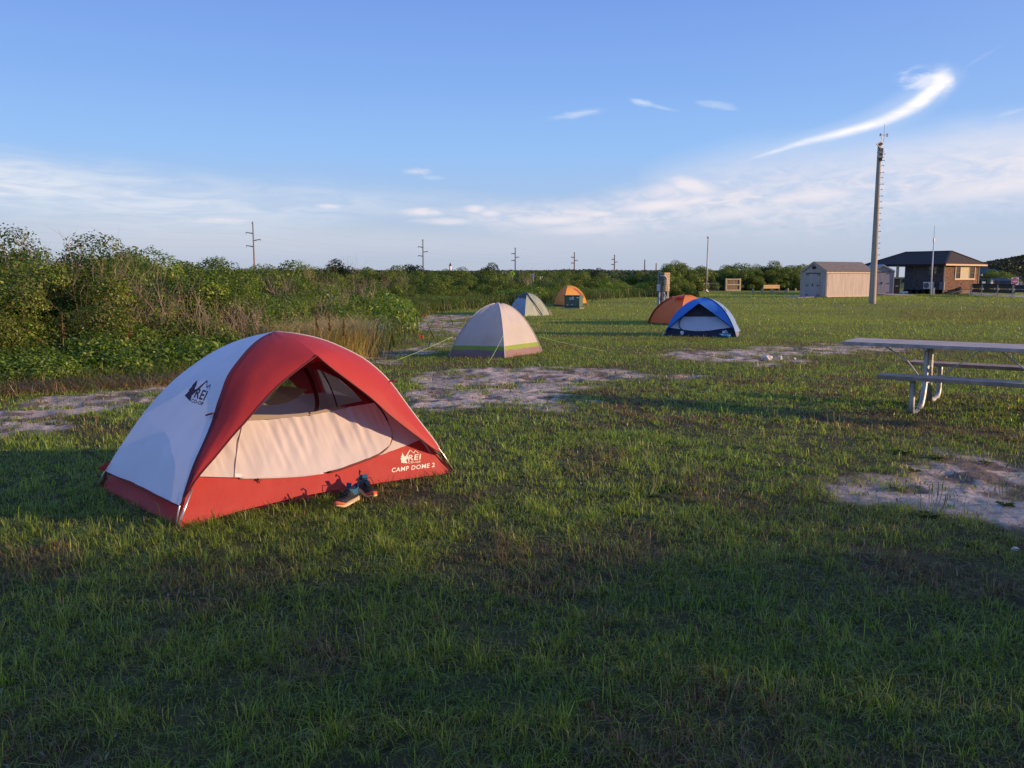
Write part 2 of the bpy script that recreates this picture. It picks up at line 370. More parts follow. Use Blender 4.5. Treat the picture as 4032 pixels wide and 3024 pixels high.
# ============================================================ ground sheet
def ground():
    th = np.concatenate([np.linspace(-math.pi, -R(42), 70, endpoint=False), np.linspace(-R(42), R(42), 760, endpoint=False), np.linspace(R(42), math.pi, 90, endpoint=False)])
    rr = np.concatenate([[.3, .7, 1.1, 1.5], np.geomspace(1.8, 60, 640), np.geomspace(61, 420, 130), np.geomspace(440, 5000, 30)])
    T, Q = np.meshgrid(th, rr); X = Q * np.sin(T); Y = Q * np.cos(T); Z = zg(X, Y)
    sd, dt = masks(X, Y)
    lump = (fbm(X * 3.2, Y * 3.2, 4, 111) - .5) * .045 + (fbm(X * 9, Y * 9, 3, 121) - .5) * .03
    foot = np.clip(vnoise(X * 3.1 + 2, Y * 2.6, 131) - .66, 0, 1) * -.12
    Z = Z + sd * (lump + foot) * (1 - sst(60, 120, Q)) + (1 - sd) * (fbm(X * 5, Y * 5, 3, 141) - .5) * .025 * (1 - sst(20, 40, Q))
    nr, ntn = T.shape; idx = np.arange(nr * ntn).reshape(nr, ntn)
    a = idx[:-1, :]; b = np.roll(idx, -1, 1)[:-1, :]; c = np.roll(idx, -1, 1)[1:, :]; d = idx[1:, :]
    q = np.stack([a, d, c, b], -1).reshape(-1, 4)
    V = np.stack([X, Y, Z], -1).reshape(-1, 3)
    # colour of what covers the ground
    n = fbm(X * 1.3, Y * 1.3, 4, 151)[..., None]; n2 = fbm(X * .12, Y * .3, 3, 161)[..., None]; n3 = fbm(X * 7, Y * 7, 3, 171)[..., None]
    soil = np.array([.050, .052, .022]) * (.6 + .8 * n3); turf = np.array([.16, .20, .036]) * (1 - n2) + np.array([.23, .25, .05]) * n2  # far turf colour made as bright as sunlit grass
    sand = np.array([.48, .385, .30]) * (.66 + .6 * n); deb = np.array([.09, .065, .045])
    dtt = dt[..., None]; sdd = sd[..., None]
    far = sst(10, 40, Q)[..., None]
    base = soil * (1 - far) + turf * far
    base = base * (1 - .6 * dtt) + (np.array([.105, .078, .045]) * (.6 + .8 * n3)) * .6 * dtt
    db = sst(.50, .62, fbm(X * 4, Y * 3, 4, 181))[..., None]
    sand = sand * (1 - .75 * db) + deb * .75 * db
    colr = base * (1 - sdd) + sand * sdd
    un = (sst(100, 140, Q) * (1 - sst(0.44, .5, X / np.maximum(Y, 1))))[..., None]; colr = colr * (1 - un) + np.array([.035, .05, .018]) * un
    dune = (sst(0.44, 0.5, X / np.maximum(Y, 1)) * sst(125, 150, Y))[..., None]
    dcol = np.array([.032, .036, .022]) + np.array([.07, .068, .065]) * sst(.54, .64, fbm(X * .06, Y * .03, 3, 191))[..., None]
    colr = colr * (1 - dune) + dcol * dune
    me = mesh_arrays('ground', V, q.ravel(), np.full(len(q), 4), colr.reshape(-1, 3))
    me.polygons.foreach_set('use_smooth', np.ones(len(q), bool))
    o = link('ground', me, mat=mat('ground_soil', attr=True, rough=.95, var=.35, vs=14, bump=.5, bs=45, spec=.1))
    tag(o, kind='structure')
    # centre plug under the viewer
ground()
# ============================================================ blades
def blades(name, x, y, h, w, lean, colr, matl, seg=2, dirn=None, droop=.5, zoff=0.):
    n = len(x); z = zg(x, y) + zoff - .01
    a = rng.uniform(0, 2 * math.pi, n) if dirn is None else dirn + rng.normal(0, .5, n)
    f = a + rng.normal(0, .4, n) + math.pi / 2
    dx, dy = np.cos(a), np.sin(a); sx, sy = np.cos(f) * w / 2, np.sin(f) * w / 2
    if seg == 1:
        V = np.empty((n, 3, 3)); V[:, 0] = np.stack([x - sx, y - sy, z], 1); V[:, 1] = np.stack([x + sx, y + sy, z], 1)
        V[:, 2] = np.stack([x + dx * lean * h, y + dy * lean * h, z + h * np.sqrt(np.clip(1 - .3 * lean ** 2, .1, 1))], 1)
        loops = np.arange(n * 3); tot = np.full(n, 3); c = np.repeat(colr, 3, 0)
    else:
        V = np.empty((n, 5, 3)); m = .55
        mx = x + dx * lean * h * .32; my = y + dy * lean * h * .32; mz = z + h * .62
        tx = x + dx * lean * h; ty = y + dy * lean * h; tz = z + h * np.clip(1 - droop * lean * .6, .2, 1)
        V[:, 0] = np.stack([x - sx, y - sy, z], 1); V[:, 1] = np.stack([x + sx, y + sy, z], 1)
        V[:, 2] = np.stack([mx + sx * .8, my + sy * .8, mz], 1); V[:, 3] = np.stack([mx - sx * .8, my - sy * .8, mz], 1); V[:, 4] = np.stack([tx, ty, tz], 1)
        b = (np.arange(n) * 5)[:, None]
        loops = np.concatenate([b + np.array([[0, 1, 2, 3]]), b + np.array([[3, 2, 4]])], 1).ravel(); tot = np.tile([4, 3], n); c = np.repeat(colr, 5, 0)
    me = mesh_arrays(name, V.reshape(-1, 3), loops, tot, c); return link(name, me, mat=matl)
GM = mat('grass_blade', attr=True, rough=.42, trans=.42, spec=.45, tcol=(1.15, 1.25, .6))
def grass_cols(n, x, y, dry):
    g1 = np.array([.066, .120, .018]); g2 = np.array([.125, .172, .028]); g3 = np.array([.045, .090, .035]); tan = np.array([.27, .19, .10]); br = np.array([.13, .075, .04])
    t = fbm(x * .6, y * .6, 3, 201)[:, None]; r = rng.random((n, 1))
    c = (g1 * (1 - t) + g2 * t) * np.array([1.12, 1., .8]) * (1.95 + .45 * sst(4.2, 7, y))[:, None]; c = np.where(r < .15, g3, c); c = c * rng.uniform(.65, 1.35, (n, 1))  # grass past the near strip brightened in colour to stand for sunlight
    d = rng.random(n); c = np.where((d < dry)[:, None], tan * rng.uniform(.45, 1.1, (n, 1)), c); c = np.where(((d > dry) & (d < dry * 1.35))[:, None], br * rng.uniform(.7, 1.3, (n, 1)), c)
    return c
FOOT = []   # footprints to keep clear
def lawn():
    xs = []
    for (y0, y1, dens, hh, ww, seg) in [(1.7, 3.2, 12000, .040, .0028, 2), (3.2, 5.2, 9000, .040, .0032, 2), (5.2, 8, 4700, .042, .0042, 2), (8, 13, 2400, .045, .0072, 2), (13, 24, 820, .055, .012, 1), (24, 45, 170, .065, .024, 1), (45, 92, 26, .09, .05, 1)]:
        A = .70 * (y1 ** 2 - y0 ** 2) + 2.6 * (y1 - y0); n = int(A * dens)
        y = np.sqrt(rng.uniform(y0 ** 2, y1 ** 2, n)); x = (rng.random(n) * 2 - 1) * (.70 * y + 1.3); da = rng.uniform(0, 2 * math.pi, n); tone = np.ones(n)
        if seg == 2:      # blades spring from tufts and splay outwards
            m = max(1, int(n * .75 / 13)); k = int(n * .75); ci = rng.integers(0, m, k); cx_, cy_ = x[:m].copy(), y[:m].copy(); rr_ = rng.gamma(2., .010, k) * (1 + y0 * .06); x[:k] = cx_[ci] + np.cos(da[:k]) * rr_; y[:k] = cy_[ci] + np.sin(da[:k]) * rr_
            ct = rng.lognormal(0, .28, m); tone[:k] = ct[ci]
        xs.append((x, y, np.full(n, hh) * np.clip(tone, .6, 1.7), np.full(n, ww), np.full(n, seg), da, tone))
    x, y, h, w, sg, da, tone = [np.concatenate(q) for q in zip(*xs)]
    s, d = masks(x, y)
    # tuftiness
    t = fbm(x * 5.5, y * 5.5, 3, 211); keep = rng.random(len(x)) < np.clip((1 - .96 * s + .75 * s * sst(.54, .62, fbm(x * 2.7, y * 2.2, 3, 213))) * (1 - .55 * d) * (.62 + 1.1 * sst(.3, .6, t)), 0.012, 1)
    for p in FOOT: keep &= sdist(x, y, p) < 0
    edge = np.interp(y, [9, 11.5, 13, 15, 17.5, 30, 41, 52, 66, 92], [-8.2, -7.4, -6.2, -4.9, -2.9, -4.6, -6, -1.2, 8, 12]); keep &= x > edge
    x, y, h, w, sg, s, d, t, da, tone = [q[keep] for q in (x, y, h, w, sg, s, d, t, da, tone)]; n = len(x)
    dry = .05 + .42 * sst(.54, .68, fbm(x * 1.5 + 7, y * 1.5, 4, 221)) + .28 * d + .03 * sst(24, 60, y)
    c = grass_cols(n, x, y, dry) * np.clip(tone, .7, 1.5)[:, None] ** .7; ff = sst(12, 50, y)[:, None]; c = c * (1 - .7 * ff) + np.array([.31, .345, .062]) * .7 * ff  # far blades are yellower, with sunlit brightness put into their colour
    h = h * rng.lognormal(0, .32, n) * (.55 + .8 * t) * (1 - .3 * d) * (1 - .15 * s)
    lean = rng.gamma(2.4, .38, n)
    for sgv, nm in ((2, 'grass'), (1, 'grass')):
        k = sg == sgv
        o = blades(nm, x[k], y[k], h[k], w[k] * rng.uniform(.7, 1.3, k.sum()), lean[k], c[k], GM, seg=sgv, dirn=da[k]); tag(o, 'short mown lawn grass covering the open ground' if sgv == 2 else 'lawn grass of the farther open field', 'grass', kind='stuff')
    # small grey-green broad-leaved weeds among the blades
    m = 26000; y = np.sqrt(rng.uniform(2.1 ** 2, 13 ** 2, m)); x = (rng.random(m) * 2 - 1) * (.68 * y + .8); k = fbm(x * 2.1 + 50, y * 2.1, 4, 251) > .60
    for p in FOOT: k &= sdist(x, y, p) < 0
    k &= x > np.interp(y, [2, 9, 11.5, 13], [-9, -8.2, -7.4, -6.2]); x, y = x[k], y[k]; q = len(x); cc = np.array([[.20, .25, .17], [.12, .19, .05], [.30, .30, .24]])[rng.choice(3, q, p=[.45, .35, .2])] * rng.uniform(.7, 1.2, (q, 1))
    tag(blades('broadleaf_weeds', x, y, rng.uniform(.018, .038, q), rng.uniform(.007, .013, q), rng.uniform(.4, 1.6, q), cc, GM, 2), 'low grey green broad-leaved weeds scattered through the near lawn', 'weeds', kind='stuff')
    # flat litter: dead stems lying on thin ground and sand
    m = 60000; y = np.sqrt(rng.uniform(3 ** 2, 26 ** 2, m)); x = (rng.random(m) * 2 - 1) * (.68 * y + .5); s, d = masks(x, y); k = rng.random(m) < np.clip(.55 * d + 1.1 * s * sst(.48, .6, fbm(x * 4, y * 3, 4, 181)), 0, 1) * .8
    k &= x > np.interp(y, [3, 9, 11.5, 13, 15, 17.5, 26], [-9, -8.2, -7.4, -6.2, -4.9, -2.9, -4]); x, y = x[k], y[k]; q = len(x); cc = np.array([[.20, .13, .075], [.30, .21, .12], [.07, .045, .03]])[rng.choice(3, q, p=[.45, .25, .3])] * rng.uniform(.6, 1.2, (q, 1))
    tag(blades('plant_litter', x, y, rng.uniform(.015, .05, q), rng.uniform(.004, .008, q) * (1 + y * .04), rng.uniform(1.2, 3.2, q), cc, GM, 2, droop=1.5), 'brown dead stems littering the thin sandy ground', 'plant litter', kind='stuff')
    print('blades', n)
# ============================================================ cloth tools
def resample(pts, n):
    pts = np.array(pts, float); d = np.concatenate([[0], np.cumsum(np.linalg.norm(np.diff(pts, axis=0), axis=1))]); t = np.linspace(0, d[-1], n)
    return np.stack([np.interp(t, d, pts[:, k]) for k in range(pts.shape[1])], 1)
def smoothline(pts, n):
    """Catmull-Rom through pts then even resampling"""
    pts = np.array(pts, float); q = [pts[0] * 2 - pts[1]] + list(pts) + [pts[-1] * 2 - pts[-2]]; out = []
    for i in range(1, len(q) - 2):
        for t in np.linspace(0, 1, 12, endpoint=False):
            a, b, c, d = q[i - 1], q[i], q[i + 1], q[i + 2]
            out.append(.5 * (2 * b + (c - a) * t + (2 * a - 5 * b + 4 * c - d) * t * t + (3 * b - a - 3 * c + d) * t ** 3))
    out.append(pts[-1]); return resample(out, n)
def tri_poly(poly, res):
    """triangulate closed 2-D polygon with interior grid points -> verts2d, tris"""
    poly = np.array(poly, float); P2 = []
    for i in range(len(poly)):
        a, b = poly[i], poly[(i + 1) % len(poly)]; k = max(1, int(np.linalg.norm(b - a) / res))
        for j in range(k): P2.append(a + (b - a) * j / k)
    nb = len(P2); lo, hi = poly.min(0), poly.max(0)
    gx, gy = np.meshgrid(np.arange(lo[0] + res / 2, hi[0], res), np.arange(lo[1] + res / 2, hi[1], res)); gx, gy = gx.ravel(), gy.ravel()
    k = sdist(gx, gy, np.array(P2)) > res * .45; P2 += list(np.stack([gx[k], gy[k]], 1))
    r = delaunay_2d_cdt([Vector((float(a), float(b))) for a, b in P2], [], [list(range(nb))], 1, 1e-7)
    return np.array([tuple(v) for v in r[0]]), [tuple(f) for f in r[2]]
def pbasis(n):
    n = np.array(n, float); n /= np.linalg.norm(n); e2 = np.array([0, 0, 1.]) - n * n[2]; e2 /= np.linalg.norm(e2); return np.cross(e2, n), e2, n
def sheet(name, pxs, p0, n, m, parent, res=.03, disp=None, smooth=True, off=0.):
    e1, e2, nn = pbasis(n); p0 = np.array(p0, float)
    pl = [(np.dot(onplane(a, b, p0, n) - p0, e1), np.dot(onplane(a, b, p0, n) - p0, e2)) for a, b in pxs]
    v2, tr = tri_poly(pl, res); d = off + (disp(v2[:, 0], v2[:, 1]) if disp else np.zeros(len(v2)))
    v3 = p0 + v2[:, :1] * e1 + v2[:, 1:2] * e2 + nn * d[:, None] if True else None
    b = MB(); b.add(v3, tr); return b.build(name, m, parent, smooth=smooth)
def loft(A, B, k, sag=0., axis=None, wr=0., ws=1., seed=0):
    """rows from curve A to curve B, k columns; sag pulls toward `axis` point line"""
    A = np.array(A); B = np.array(B); out = []
    for i in range(len(A)):
        row = []
        for j in range(k):
            s = j / (k - 1); p = A[i] * (1 - s) + B[i] * s
            if axis is not None:
                d = np.array([axis[0] - p[0], axis[1] - p[1], 0]); L_ = np.linalg.norm(d)
                if L_ > 1e-4:
                    q = sag * 4 * s * (1 - s) * (1 - (i / (len(A) - 1)) ** 3)
                    if wr: q += wr * (float(fbm(s * 6 * ws + i * .03, i * .25 * ws, 3, 300 + seed)) - .5) * min(1, 6 * s * (1 - s)) * 2
                    p = p + d / L_ * min(q, L_)
            row.append(p)
        out.append(row)
    return out
def bvh_of(*objs):
    V = []; Fs = []
    for o in objs:
        v, f = WV[o.name]; b = len(V); V += [tuple(map(float, p)) for p in v]; Fs += [[b + i for i in q] for q in f]
    return BVHTree.FromPolygons(V, Fs)
def decal(name, polys, tree, m, parent, off=.003, res=6.):
    """2-D shapes given where they show on the cloth, laid onto that cloth"""
    b = MB()
    for pl in polys:
        if isinstance(pl, tuple): v2, tr = pl
        else: v2, tr = tri_poly(pl, res)
        vs = []; ok = True
        for a, c in v2:
            d = Vector(ray(a, c)).normalized(); hit = tree.ray_cast(Vector(CAM), d)
            if hit[0] is None: ok = False; break
            vs.append(np.array(hit[0] - d * off))
        if ok: b.add(vs, tr)
    return b.build(name, m, parent, fix=False) if b.v else None
def text2d(txt, size=1., bold=True):
    cu = bpy.data.curves.new('lettering', 'FONT'); cu.body = txt; cu.size = size; cu.resolution_u = 3; cu.space_character = 1.08
    if bold: cu.offset = .022 * size
    o = bpy.data.objects.new('lettering', cu); COL.objects.link(o); dg = bpy.context.evaluated_depsgraph_get(); dg.update()
    me = bpy.data.meshes.new_from_object(o.evaluated_get(dg)); bm = bmesh.new(); bm.from_mesh(me); bmesh.ops.triangulate(bm, faces=bm.faces)
    v = np.array([(p.co.x, p.co.y) for p in bm.verts]); f = [tuple(q.index for q in t.verts) for t in bm.faces]; bm.free()
    bpy.data.objects.remove(o); bpy.data.curves.remove(cu); bpy.data.meshes.remove(me); return v, f
def text_fit(txt, ll, lr, ul, bold=True):
    """text mapped so its bounding box has lower-left ll, lower-right lr, upper-left ul"""
    v, f = text2d(txt, 1., bold); lo, hi = v.min(0), v.max(0); u = (v - lo) / (hi - lo); ll, lr, ul = map(np.array, (ll, lr, ul))
    return ll + u[:, :1] * (lr - ll) + u[:, 1:] * (ul - ll), f
def textmesh(name, txt, m, parent, o, ex, ey, width, off=0., bold=True):
    """flat lettering centred at o in the plane (ex, ey)"""
    v, f = text2d(txt, 1., bold); lo, hi = v.min(0), v.max(0); s = width / (hi[0] - lo[0]); v = (v - (lo + hi) / 2) * s
    ex, ey = np.array(ex, float), np.array(ey, float); en = np.cross(ex, ey); b = MB(); b.add([np.array(o) + ex * a + ey * c + en * off for a, c in v], f); return b.build(name, m, parent, fix=False)
# ============================================================ hero tent
def cloth(name, col, trans=.28, **k):
    k.setdefault('rough', .55); k.setdefault('bump', .10); k.setdefault('bs', 9); k.setdefault('var', .05); k.setdefault('vs', 3); return mat(name, col, trans=trans, spec=.3, **k)
RED = cloth('red_nylon', (.45, .042, .038), .24, bump=.3, bs=5); TUBRED = cloth('red_tub_nylon', (.46, .048, .036), .2, bump=.3, bs=7); MAROON = cloth('maroon_nylon', (.16, .022, .028), .1); CREAM = cloth('cream_nylon', (.72, .66, .63), .32, bump=.16, bs=12)
GREYW = cloth('pale_grey_fly', (.74, .73, .77), .08, bump=.22, bs=5); TAN = cloth('tan_hem', (.34, .29, .22), .2); MESHM = mat('dark_mosquito_mesh', (.012, .010, .010), rough=.9, alpha=.40, spec=.1)
SILV = mat('aluminium_pole', (.75, .72, .68), rough=.28, metal=.9, var=.05, vs=30); DKRED = cloth('dark_red_webbing', (.11, .016, .018), .0); LOGOP = mat('printed_maroon_ink', (.055, .02, .045), rough=.7, var=.1, vs=60); LOGOW = mat('printed_cream_ink', (.70, .66, .56), rough=.7, var=.1, vs=60)
def Z(pts): return [(300 + a * .72333, 1250 + b * .72333) for a, b in pts]
def hero():
    N_, R_, L_ = G(689, 2089), G(1794, 1863), G(370, 1928)
    fN, fR, fL = G(712, 2080), G(1768, 1866), G(399, 1932)
    C0 = (R_ + L_) / 2; dirF = np.array([-(R_ - N_)[1], (R_ - N_)[0], 0]); dirF /= np.linalg.norm(dirF)
    if np.dot(dirF, np.array([0, -1, 0])) < 0: dirF = -dirF
    root = thing('dome_tent', (C0[0], C0[1], 0), 'large red and pale grey dome tent with mesh door and printed lettering, nearest', 'tent')
    def vp(A):                        # vertical plane through a foot and the centre
        d = (C0 - A) * np.array([1, 1, 0]); return A, np.array([-d[1], d[0], 0])
    def arc(pts, A, k=30):
        p0, n = vp(A); return smoothline([onplane(a, b, p0, n) for a, b in Z(pts)], k)
    AN = arc([(562, 1028), (600, 905), (640, 790), (690, 680), (735, 570), (765, 470), (785, 415), (820, 320), (880, 235), (940, 165), (1000, 115), (1070, 78)], N_)
    AR = arc([(1995, 741), (1950, 672), (1900, 607), (1850, 542), (1790, 462), (1720, 366), (1650, 292), (1560, 222), (1450, 165), (1330, 118), (1200, 90), (1070, 78)], R_)
    AL = arc([(157, 838), (215, 740), (262, 670), (330, 570), (400, 478), (500, 370), (560, 316), (620, 270), (700, 214), (800, 158), (900, 118), (1000, 92), (1070, 78)], L_)
    peak = (AN[-1] + AR[-1] + AL[-1]) / 3; AN[-1] = AR[-1] = AL[-1] = peak
    Cc = np.array([peak[0], peak[1], 0])
    mir = lambda A: np.stack([2 * Cc[0] - A[:, 0], 2 * Cc[1] - A[:, 1], A[:, 2]], 1)
    AB = mir(AN)
    # awning tip in the tent's middle plane
    pn = np.array([-dirF[1], dirF[0], 0]); T = onplane(*Z([(1310, 208)])[0], peak, pn)
    e = np.cross(AR[0] - AN[0], T - AN[0])
    EL = smoothline([AN[0]] + [onplane(a, b, AN[0], e) for a, b in Z([(612, 950), (665, 868), (760, 757), (850, 648), (930, 560), (1010, 465), (1100, 372), (1200, 290), (1310, 208)])], 24)
    ER = smoothline([AR[0]] + [onplane(a, b, AN[0], e) for a, b in Z([(1940, 712), (1880, 665), (1800, 605), (1700, 525), (1610, 442), (1500, 357), (1400, 282), (1310, 208)])], 24)
    EL[-1] = ER[-1] = T
    rid = np.array([T * (1 - t) + peak * t + np.array([0, 0, .035]) * math.sin(math.pi * t) for t in np.linspace(0, 1, 8)])
    def q(E): return resample(np.concatenate([E, rid[1:]]), 30)
    def front(A, E, nm, m, seed):
        g = []
        QQ = q(E)
        for i in range(30):
            row = []
            for j in range(14):
                s = j / 13; p = A[i] * (1 - s) + QQ[i] * s
                bulge = .035 * math.sin(math.pi * s) * math.sin(math.pi * i / 29)
                wr = .016 * (float(fbm(s * 4 + i * .22, i * .1 - s * 3, 3, seed)) - .5) * math.sin(math.pi * min(1, s * 1.0)) 
                p = p + dirF * (bulge + wr) * .6 + np.array([0, 0, bulge + wr]) * .6; row.append(p)
            g.append(row)
        return MB().grid(g).build(nm, m, root, smooth=True)
    f1 = front(AN, EL, 'front_fly', RED, 401); f2 = front(AR, ER, 'front_fly', RED, 402)
    # back awning (mostly hidden) mirrors the front one
    Tm = np.array([2 * Cc[0] - T[0], 2 * Cc[1] - T[1], T[2] + .03]); mEL = mir(EL); mEL[-1] = Tm; mER = mir(ER); mER[-1] = Tm
    AL2 = AL
    ridb = np.array([Tm * (1 - t) + peak * t for t in np.linspace(0, 1, 8)])
    for A, E, nm in ((AL2, mER, 'back_fly'), (AB, mEL, 'back_fly')):
        Q2 = resample(np.concatenate([E, ridb[1:]]), 30); MB().grid(loft(A, Q2, 8)).build(nm, RED, root, smooth=True)
    side = MB().grid(loft(AN, AL, 22, sag=.022, axis=Cc, wr=.012, seed=3)).build('side_fly', GREYW, root, smooth=True)
    MB().grid(loft(AR, AB, 16, sag=-.02, axis=Cc, wr=.012, seed=5)).build('side_fly', GREYW, root, smooth=True)
    # pole sleeves and poles
    for A, tip, nm in ((AN, N_, 'pole'), (AR, R_, 'pole'), (AL, L_, 'pole'), (AB, mir(np.array([N_]))[0], 'pole')):
        tip = tip.copy(); tip[2] = gz(tip[0], tip[1]) - .01
        k = A[0] + (A[0] - A[2]) * 0; line = [tip, k] + [p - np.array([0, 0, .014]) for p in A[2:-1:3]]
        MB().tube(line, .0048, 8).build(nm, SILV, root, smooth=True)
    QQ = q(EL); MB().grid([[p + dirF * .004 + np.array([0, 0, .004]) for p in (AN[i], AN[i] * .97 + QQ[i] * .03 + dirF * .003, AN[i] * (1 - w_) + QQ[i] * w_ + dirF * .006)] for i in range(1, 29) for w_ in [.030 / max(np.linalg.norm(AN[i] - QQ[i]), .06)]]).build('seam_binding', MAROON, root, smooth=True)
    se = onplane(*Z([(617, 930)])[0], *vp(N_)); MB().tube([N_ + np.array([0, 0, -.02]) + dirF * .01, se * .5 + N_ * .5 + dirF * .03, se + dirF * .035], .0068, 8).build('pole_end', SILV, root, smooth=True)
    MB().tube(list(AR[1:]), .007, 6).build('seam_binding', CREAM, root, smooth=True)
    for E in (EL, ER): MB().tube(list(E), .0045, 6).build('fly_hem', DKRED, root, smooth=True)
    MB().tube([AL[0] * (1 - s) + AN[0] * s for s in np.linspace(0, 1, 12)], .004, 5).build('fly_hem', DKRED, root, smooth=True)
    # corner straps
    for A, tip in ((AN, N_), (AR, R_), (AL, L_)):
        tip = tip.copy(); tip[2] = gz(tip[0], tip[1])
        inn = (Cc - tip) * np.array([1, 1, 0]); inn /= np.linalg.norm(inn)
        b = MB(); b.grid([[A[0] - np.array([0, 0, .0]), A[0] + inn * .012], [tip * .45 + A[0] * .55 + inn * .02, tip * .45 + A[0] * .55 + inn * .045], [tip + inn * .03 + np.array([0, 0, .03]), tip + inn * .06 + np.array([0, 0, .02])], [tip + np.array([0, 0, .02]) - inn * .02, tip + np.array([0, 0, .012]) + inn * .03]])
        b.build('corner_strap', DKRED, root)
    # inner tent: front wall plane
    fC = (fR + fL) / 2
    top = np.array([peak[0], peak[1], 1.0]) + dirF * .05
    n1 = np.cross(fR - fN, top - fN); n1 /= np.linalg.norm(n1)
    if np.dot(n1, dirF) < 0: n1 = -n1
    tub = sheet('floor_tub', Z([(563, 1151), (575, 1060), (600, 960), (640, 868), (665, 869), (890, 876), (1010, 876), (1100, 872), (1250, 862), (1400, 838), (1500, 806), (1600, 772), (1660, 747), (1780, 701), (1887, 661), (1960, 735), (2034, 850), (1900, 865), (1700, 893), (1400, 941), (1200, 979), (900, 1050), (700, 1112)]), fN, n1, TUBRED, root, .025,
                disp=lambda u, v: .012 * (fbm(u * 5 + v * 6, v * 3 - u * 2, 3, 410) - .5) * sst(0, .08, v) + .0)
    tub2 = None
    zipc = [(1628, 466), (1668, 515), (1700, 580), (1718, 650), (1700, 700), (1640, 748), (1500, 804), (1400, 837), (1250, 861), (1100, 871), (890, 876)]
    def fold(u, v):
        a = fbm(u * 14 + v * 1.5, v * 1.4, 3, 420) - .5; bb = fbm(u * 6 - v * 2.5, v * 2.2 + u * 2, 3, 421) - .5
        return .020 * (1 - np.abs(a) * 6).clip(-1, 1) * sst(.12, .45, v) * .35 + .045 * bb * sst(.05, .3, v) * .5 + .006
    door = sheet('door_panel', Z([(640, 868), (690, 780), (800, 655), (900, 545), (930, 566), (1000, 562), (1100, 553), (1200, 545), (1300, 532), (1430, 502), (1550, 480)] + zipc), fN, n1, CREAM, root, .014, disp=fold, off=.004)
    sheet('door_hem', Z([(900, 548), (955, 536), (1100, 537), (1200, 530), (1290, 520), (1400, 494), (1470, 492), (1440, 503), (1300, 534), (1200, 547), (1100, 555), (1000, 564), (930, 568)]), fN, n1, TAN, root, .03, off=.022)
    sheet('corner_panel', Z([(1600, 440), (1640, 440), (1720, 500), (1820, 590), (1900, 655), (1887, 663), (1780, 703), (1660, 748), (1640, 750), (1700, 702), (1720, 650), (1702, 580), (1668, 513), (1628, 464)]), fN, n1, CREAM, root, .03, disp=lambda u, v: .01 * (fbm(u * 9, v * 4, 3, 430) - .5))
    zw = [onplane(a, b, fN + n1 * .008, n1) for a, b in Z([(1340, 262), (1430, 320), (1520, 385), (1590, 438)] + zipc)]
    zl = smoothline(zw, 60); MB().tube(list(zl[:42]), .0075, 6).build('zip', DKRED, root, smooth=True); MB().tube(list(zl[42:]), .005, 6).build('door_piping', CREAM, root, smooth=True)
    MB().tube(smoothline([onplane(a, b, fN + n1 * .016, n1) for a, b in Z([(905, 592), (885, 680), (872, 770), (862, 872)])], 14), .0035, 5).build('door_piping', CREAM, root, smooth=True)
    sheet('stitched_tag', Z([(862, 856), (895, 857), (893, 874), (860, 873)]), fN, n1, cloth('tag_white', (.75, .72, .68), .1), root, .03, off=.018)
    sheet('window_trim', Z([(1210, 300), (1250, 262), (1330, 228), (1400, 262), (1500, 335), (1600, 420), (1640, 468), (1550, 482), (1470, 494), (1400, 500), (1450, 478), (1555, 455), (1500, 395), (1430, 335), (1340, 292), (1255, 272)]), fN, n1, MAROON, root, .04, off=.003)
    sheet('upper_panel', Z([(1225, 280), (1290, 205), (1340, 205), (1420, 255), (1420, 285), (1340, 243), (1260, 243)]), fN, n1, RED, root, .04, off=.006)
    sheet('mesh_window', Z([(900, 552), (1010, 445), (1100, 352), (1180, 290), (1250, 262), (1340, 290), (1430, 333), (1500, 393), (1556, 456), (1470, 492), (1300, 532), (1100, 550), (930, 560)]), fN, n1, MESHM, root, .06)
    # left side tub wall
    n2 = np.cross(fN - fL, top - fL)
    t2 = sheet('floor_tub', Z([(137, 943), (160, 900), (187, 850), (300, 875), (560, 985), (592, 1040), (570, 1152), (470, 1100), (380, 1058), (250, 995)]), fL, n2, TUBRED, root, .03, disp=lambda u, v: .02 * (fbm(u * 3 + v * 8, v * 4, 3, 440) - .5))
    # inner body walls behind the mesh: left, back, right
    iB = fR + fL - fN
    tp = np.array([Cc[0], Cc[1], 1.0])
    def wall(a, b_, m, nm, t0=0., t1=1.):
        rows = []
        for i in range(13):
            t = t0 + (t1 - t0) * i / 12
            def on(A, g):
                A = np.concatenate([[[g[0], g[1], 0.]], A]); zz = np.interp(t * peak[2], A[:, 2], np.arange(len(A))); k_ = int(min(zz, len(A) - 2)); q_ = A[k_] * (1 - zz + k_) + A[k_ + 1] * (zz - k_)
                return np.array([Cc[0] + (q_[0] - Cc[0]) * .93, Cc[1] + (q_[1] - Cc[1]) * .93, q_[2] * .955 + .01])
            A_, B_ = on(*a), on(*b_)
            rows.append([A_ * (1 - s) + B_ * s for s in np.linspace(0, 1, 9)])
        return MB().grid(rows).build(nm, m, root, smooth=True)
    IW = cloth('inner_wall_nylon', (.62, .61, .66), .3)
    qL, qB, qR, qN = (AL, fL), (AB, iB), (AR, fR), (AN, fN)
    w1 = wall(qL, qB, IW, 'inner_wall', 0, .52); wall(qL, qB, MESHM, 'inner_mesh', .52, 1.); wall(qR, qB, IW, 'inner_wall', 0, .52)
    MB().add([fN * .98 + Cc * .02 + np.array([0, 0, .012]), fR * .98 + Cc * .02 + np.array([0, 0, .012]), iB + np.array([0, 0, .012]), fL + np.array([0, 0, .012])], [(0, 1, 2, 3)]).build('tent_floor', MAROON, root)
    # things seen inside: hanging strap, second pole sleeve, folded door flap
    p0, nn = Cc + dirF * .12, dirF
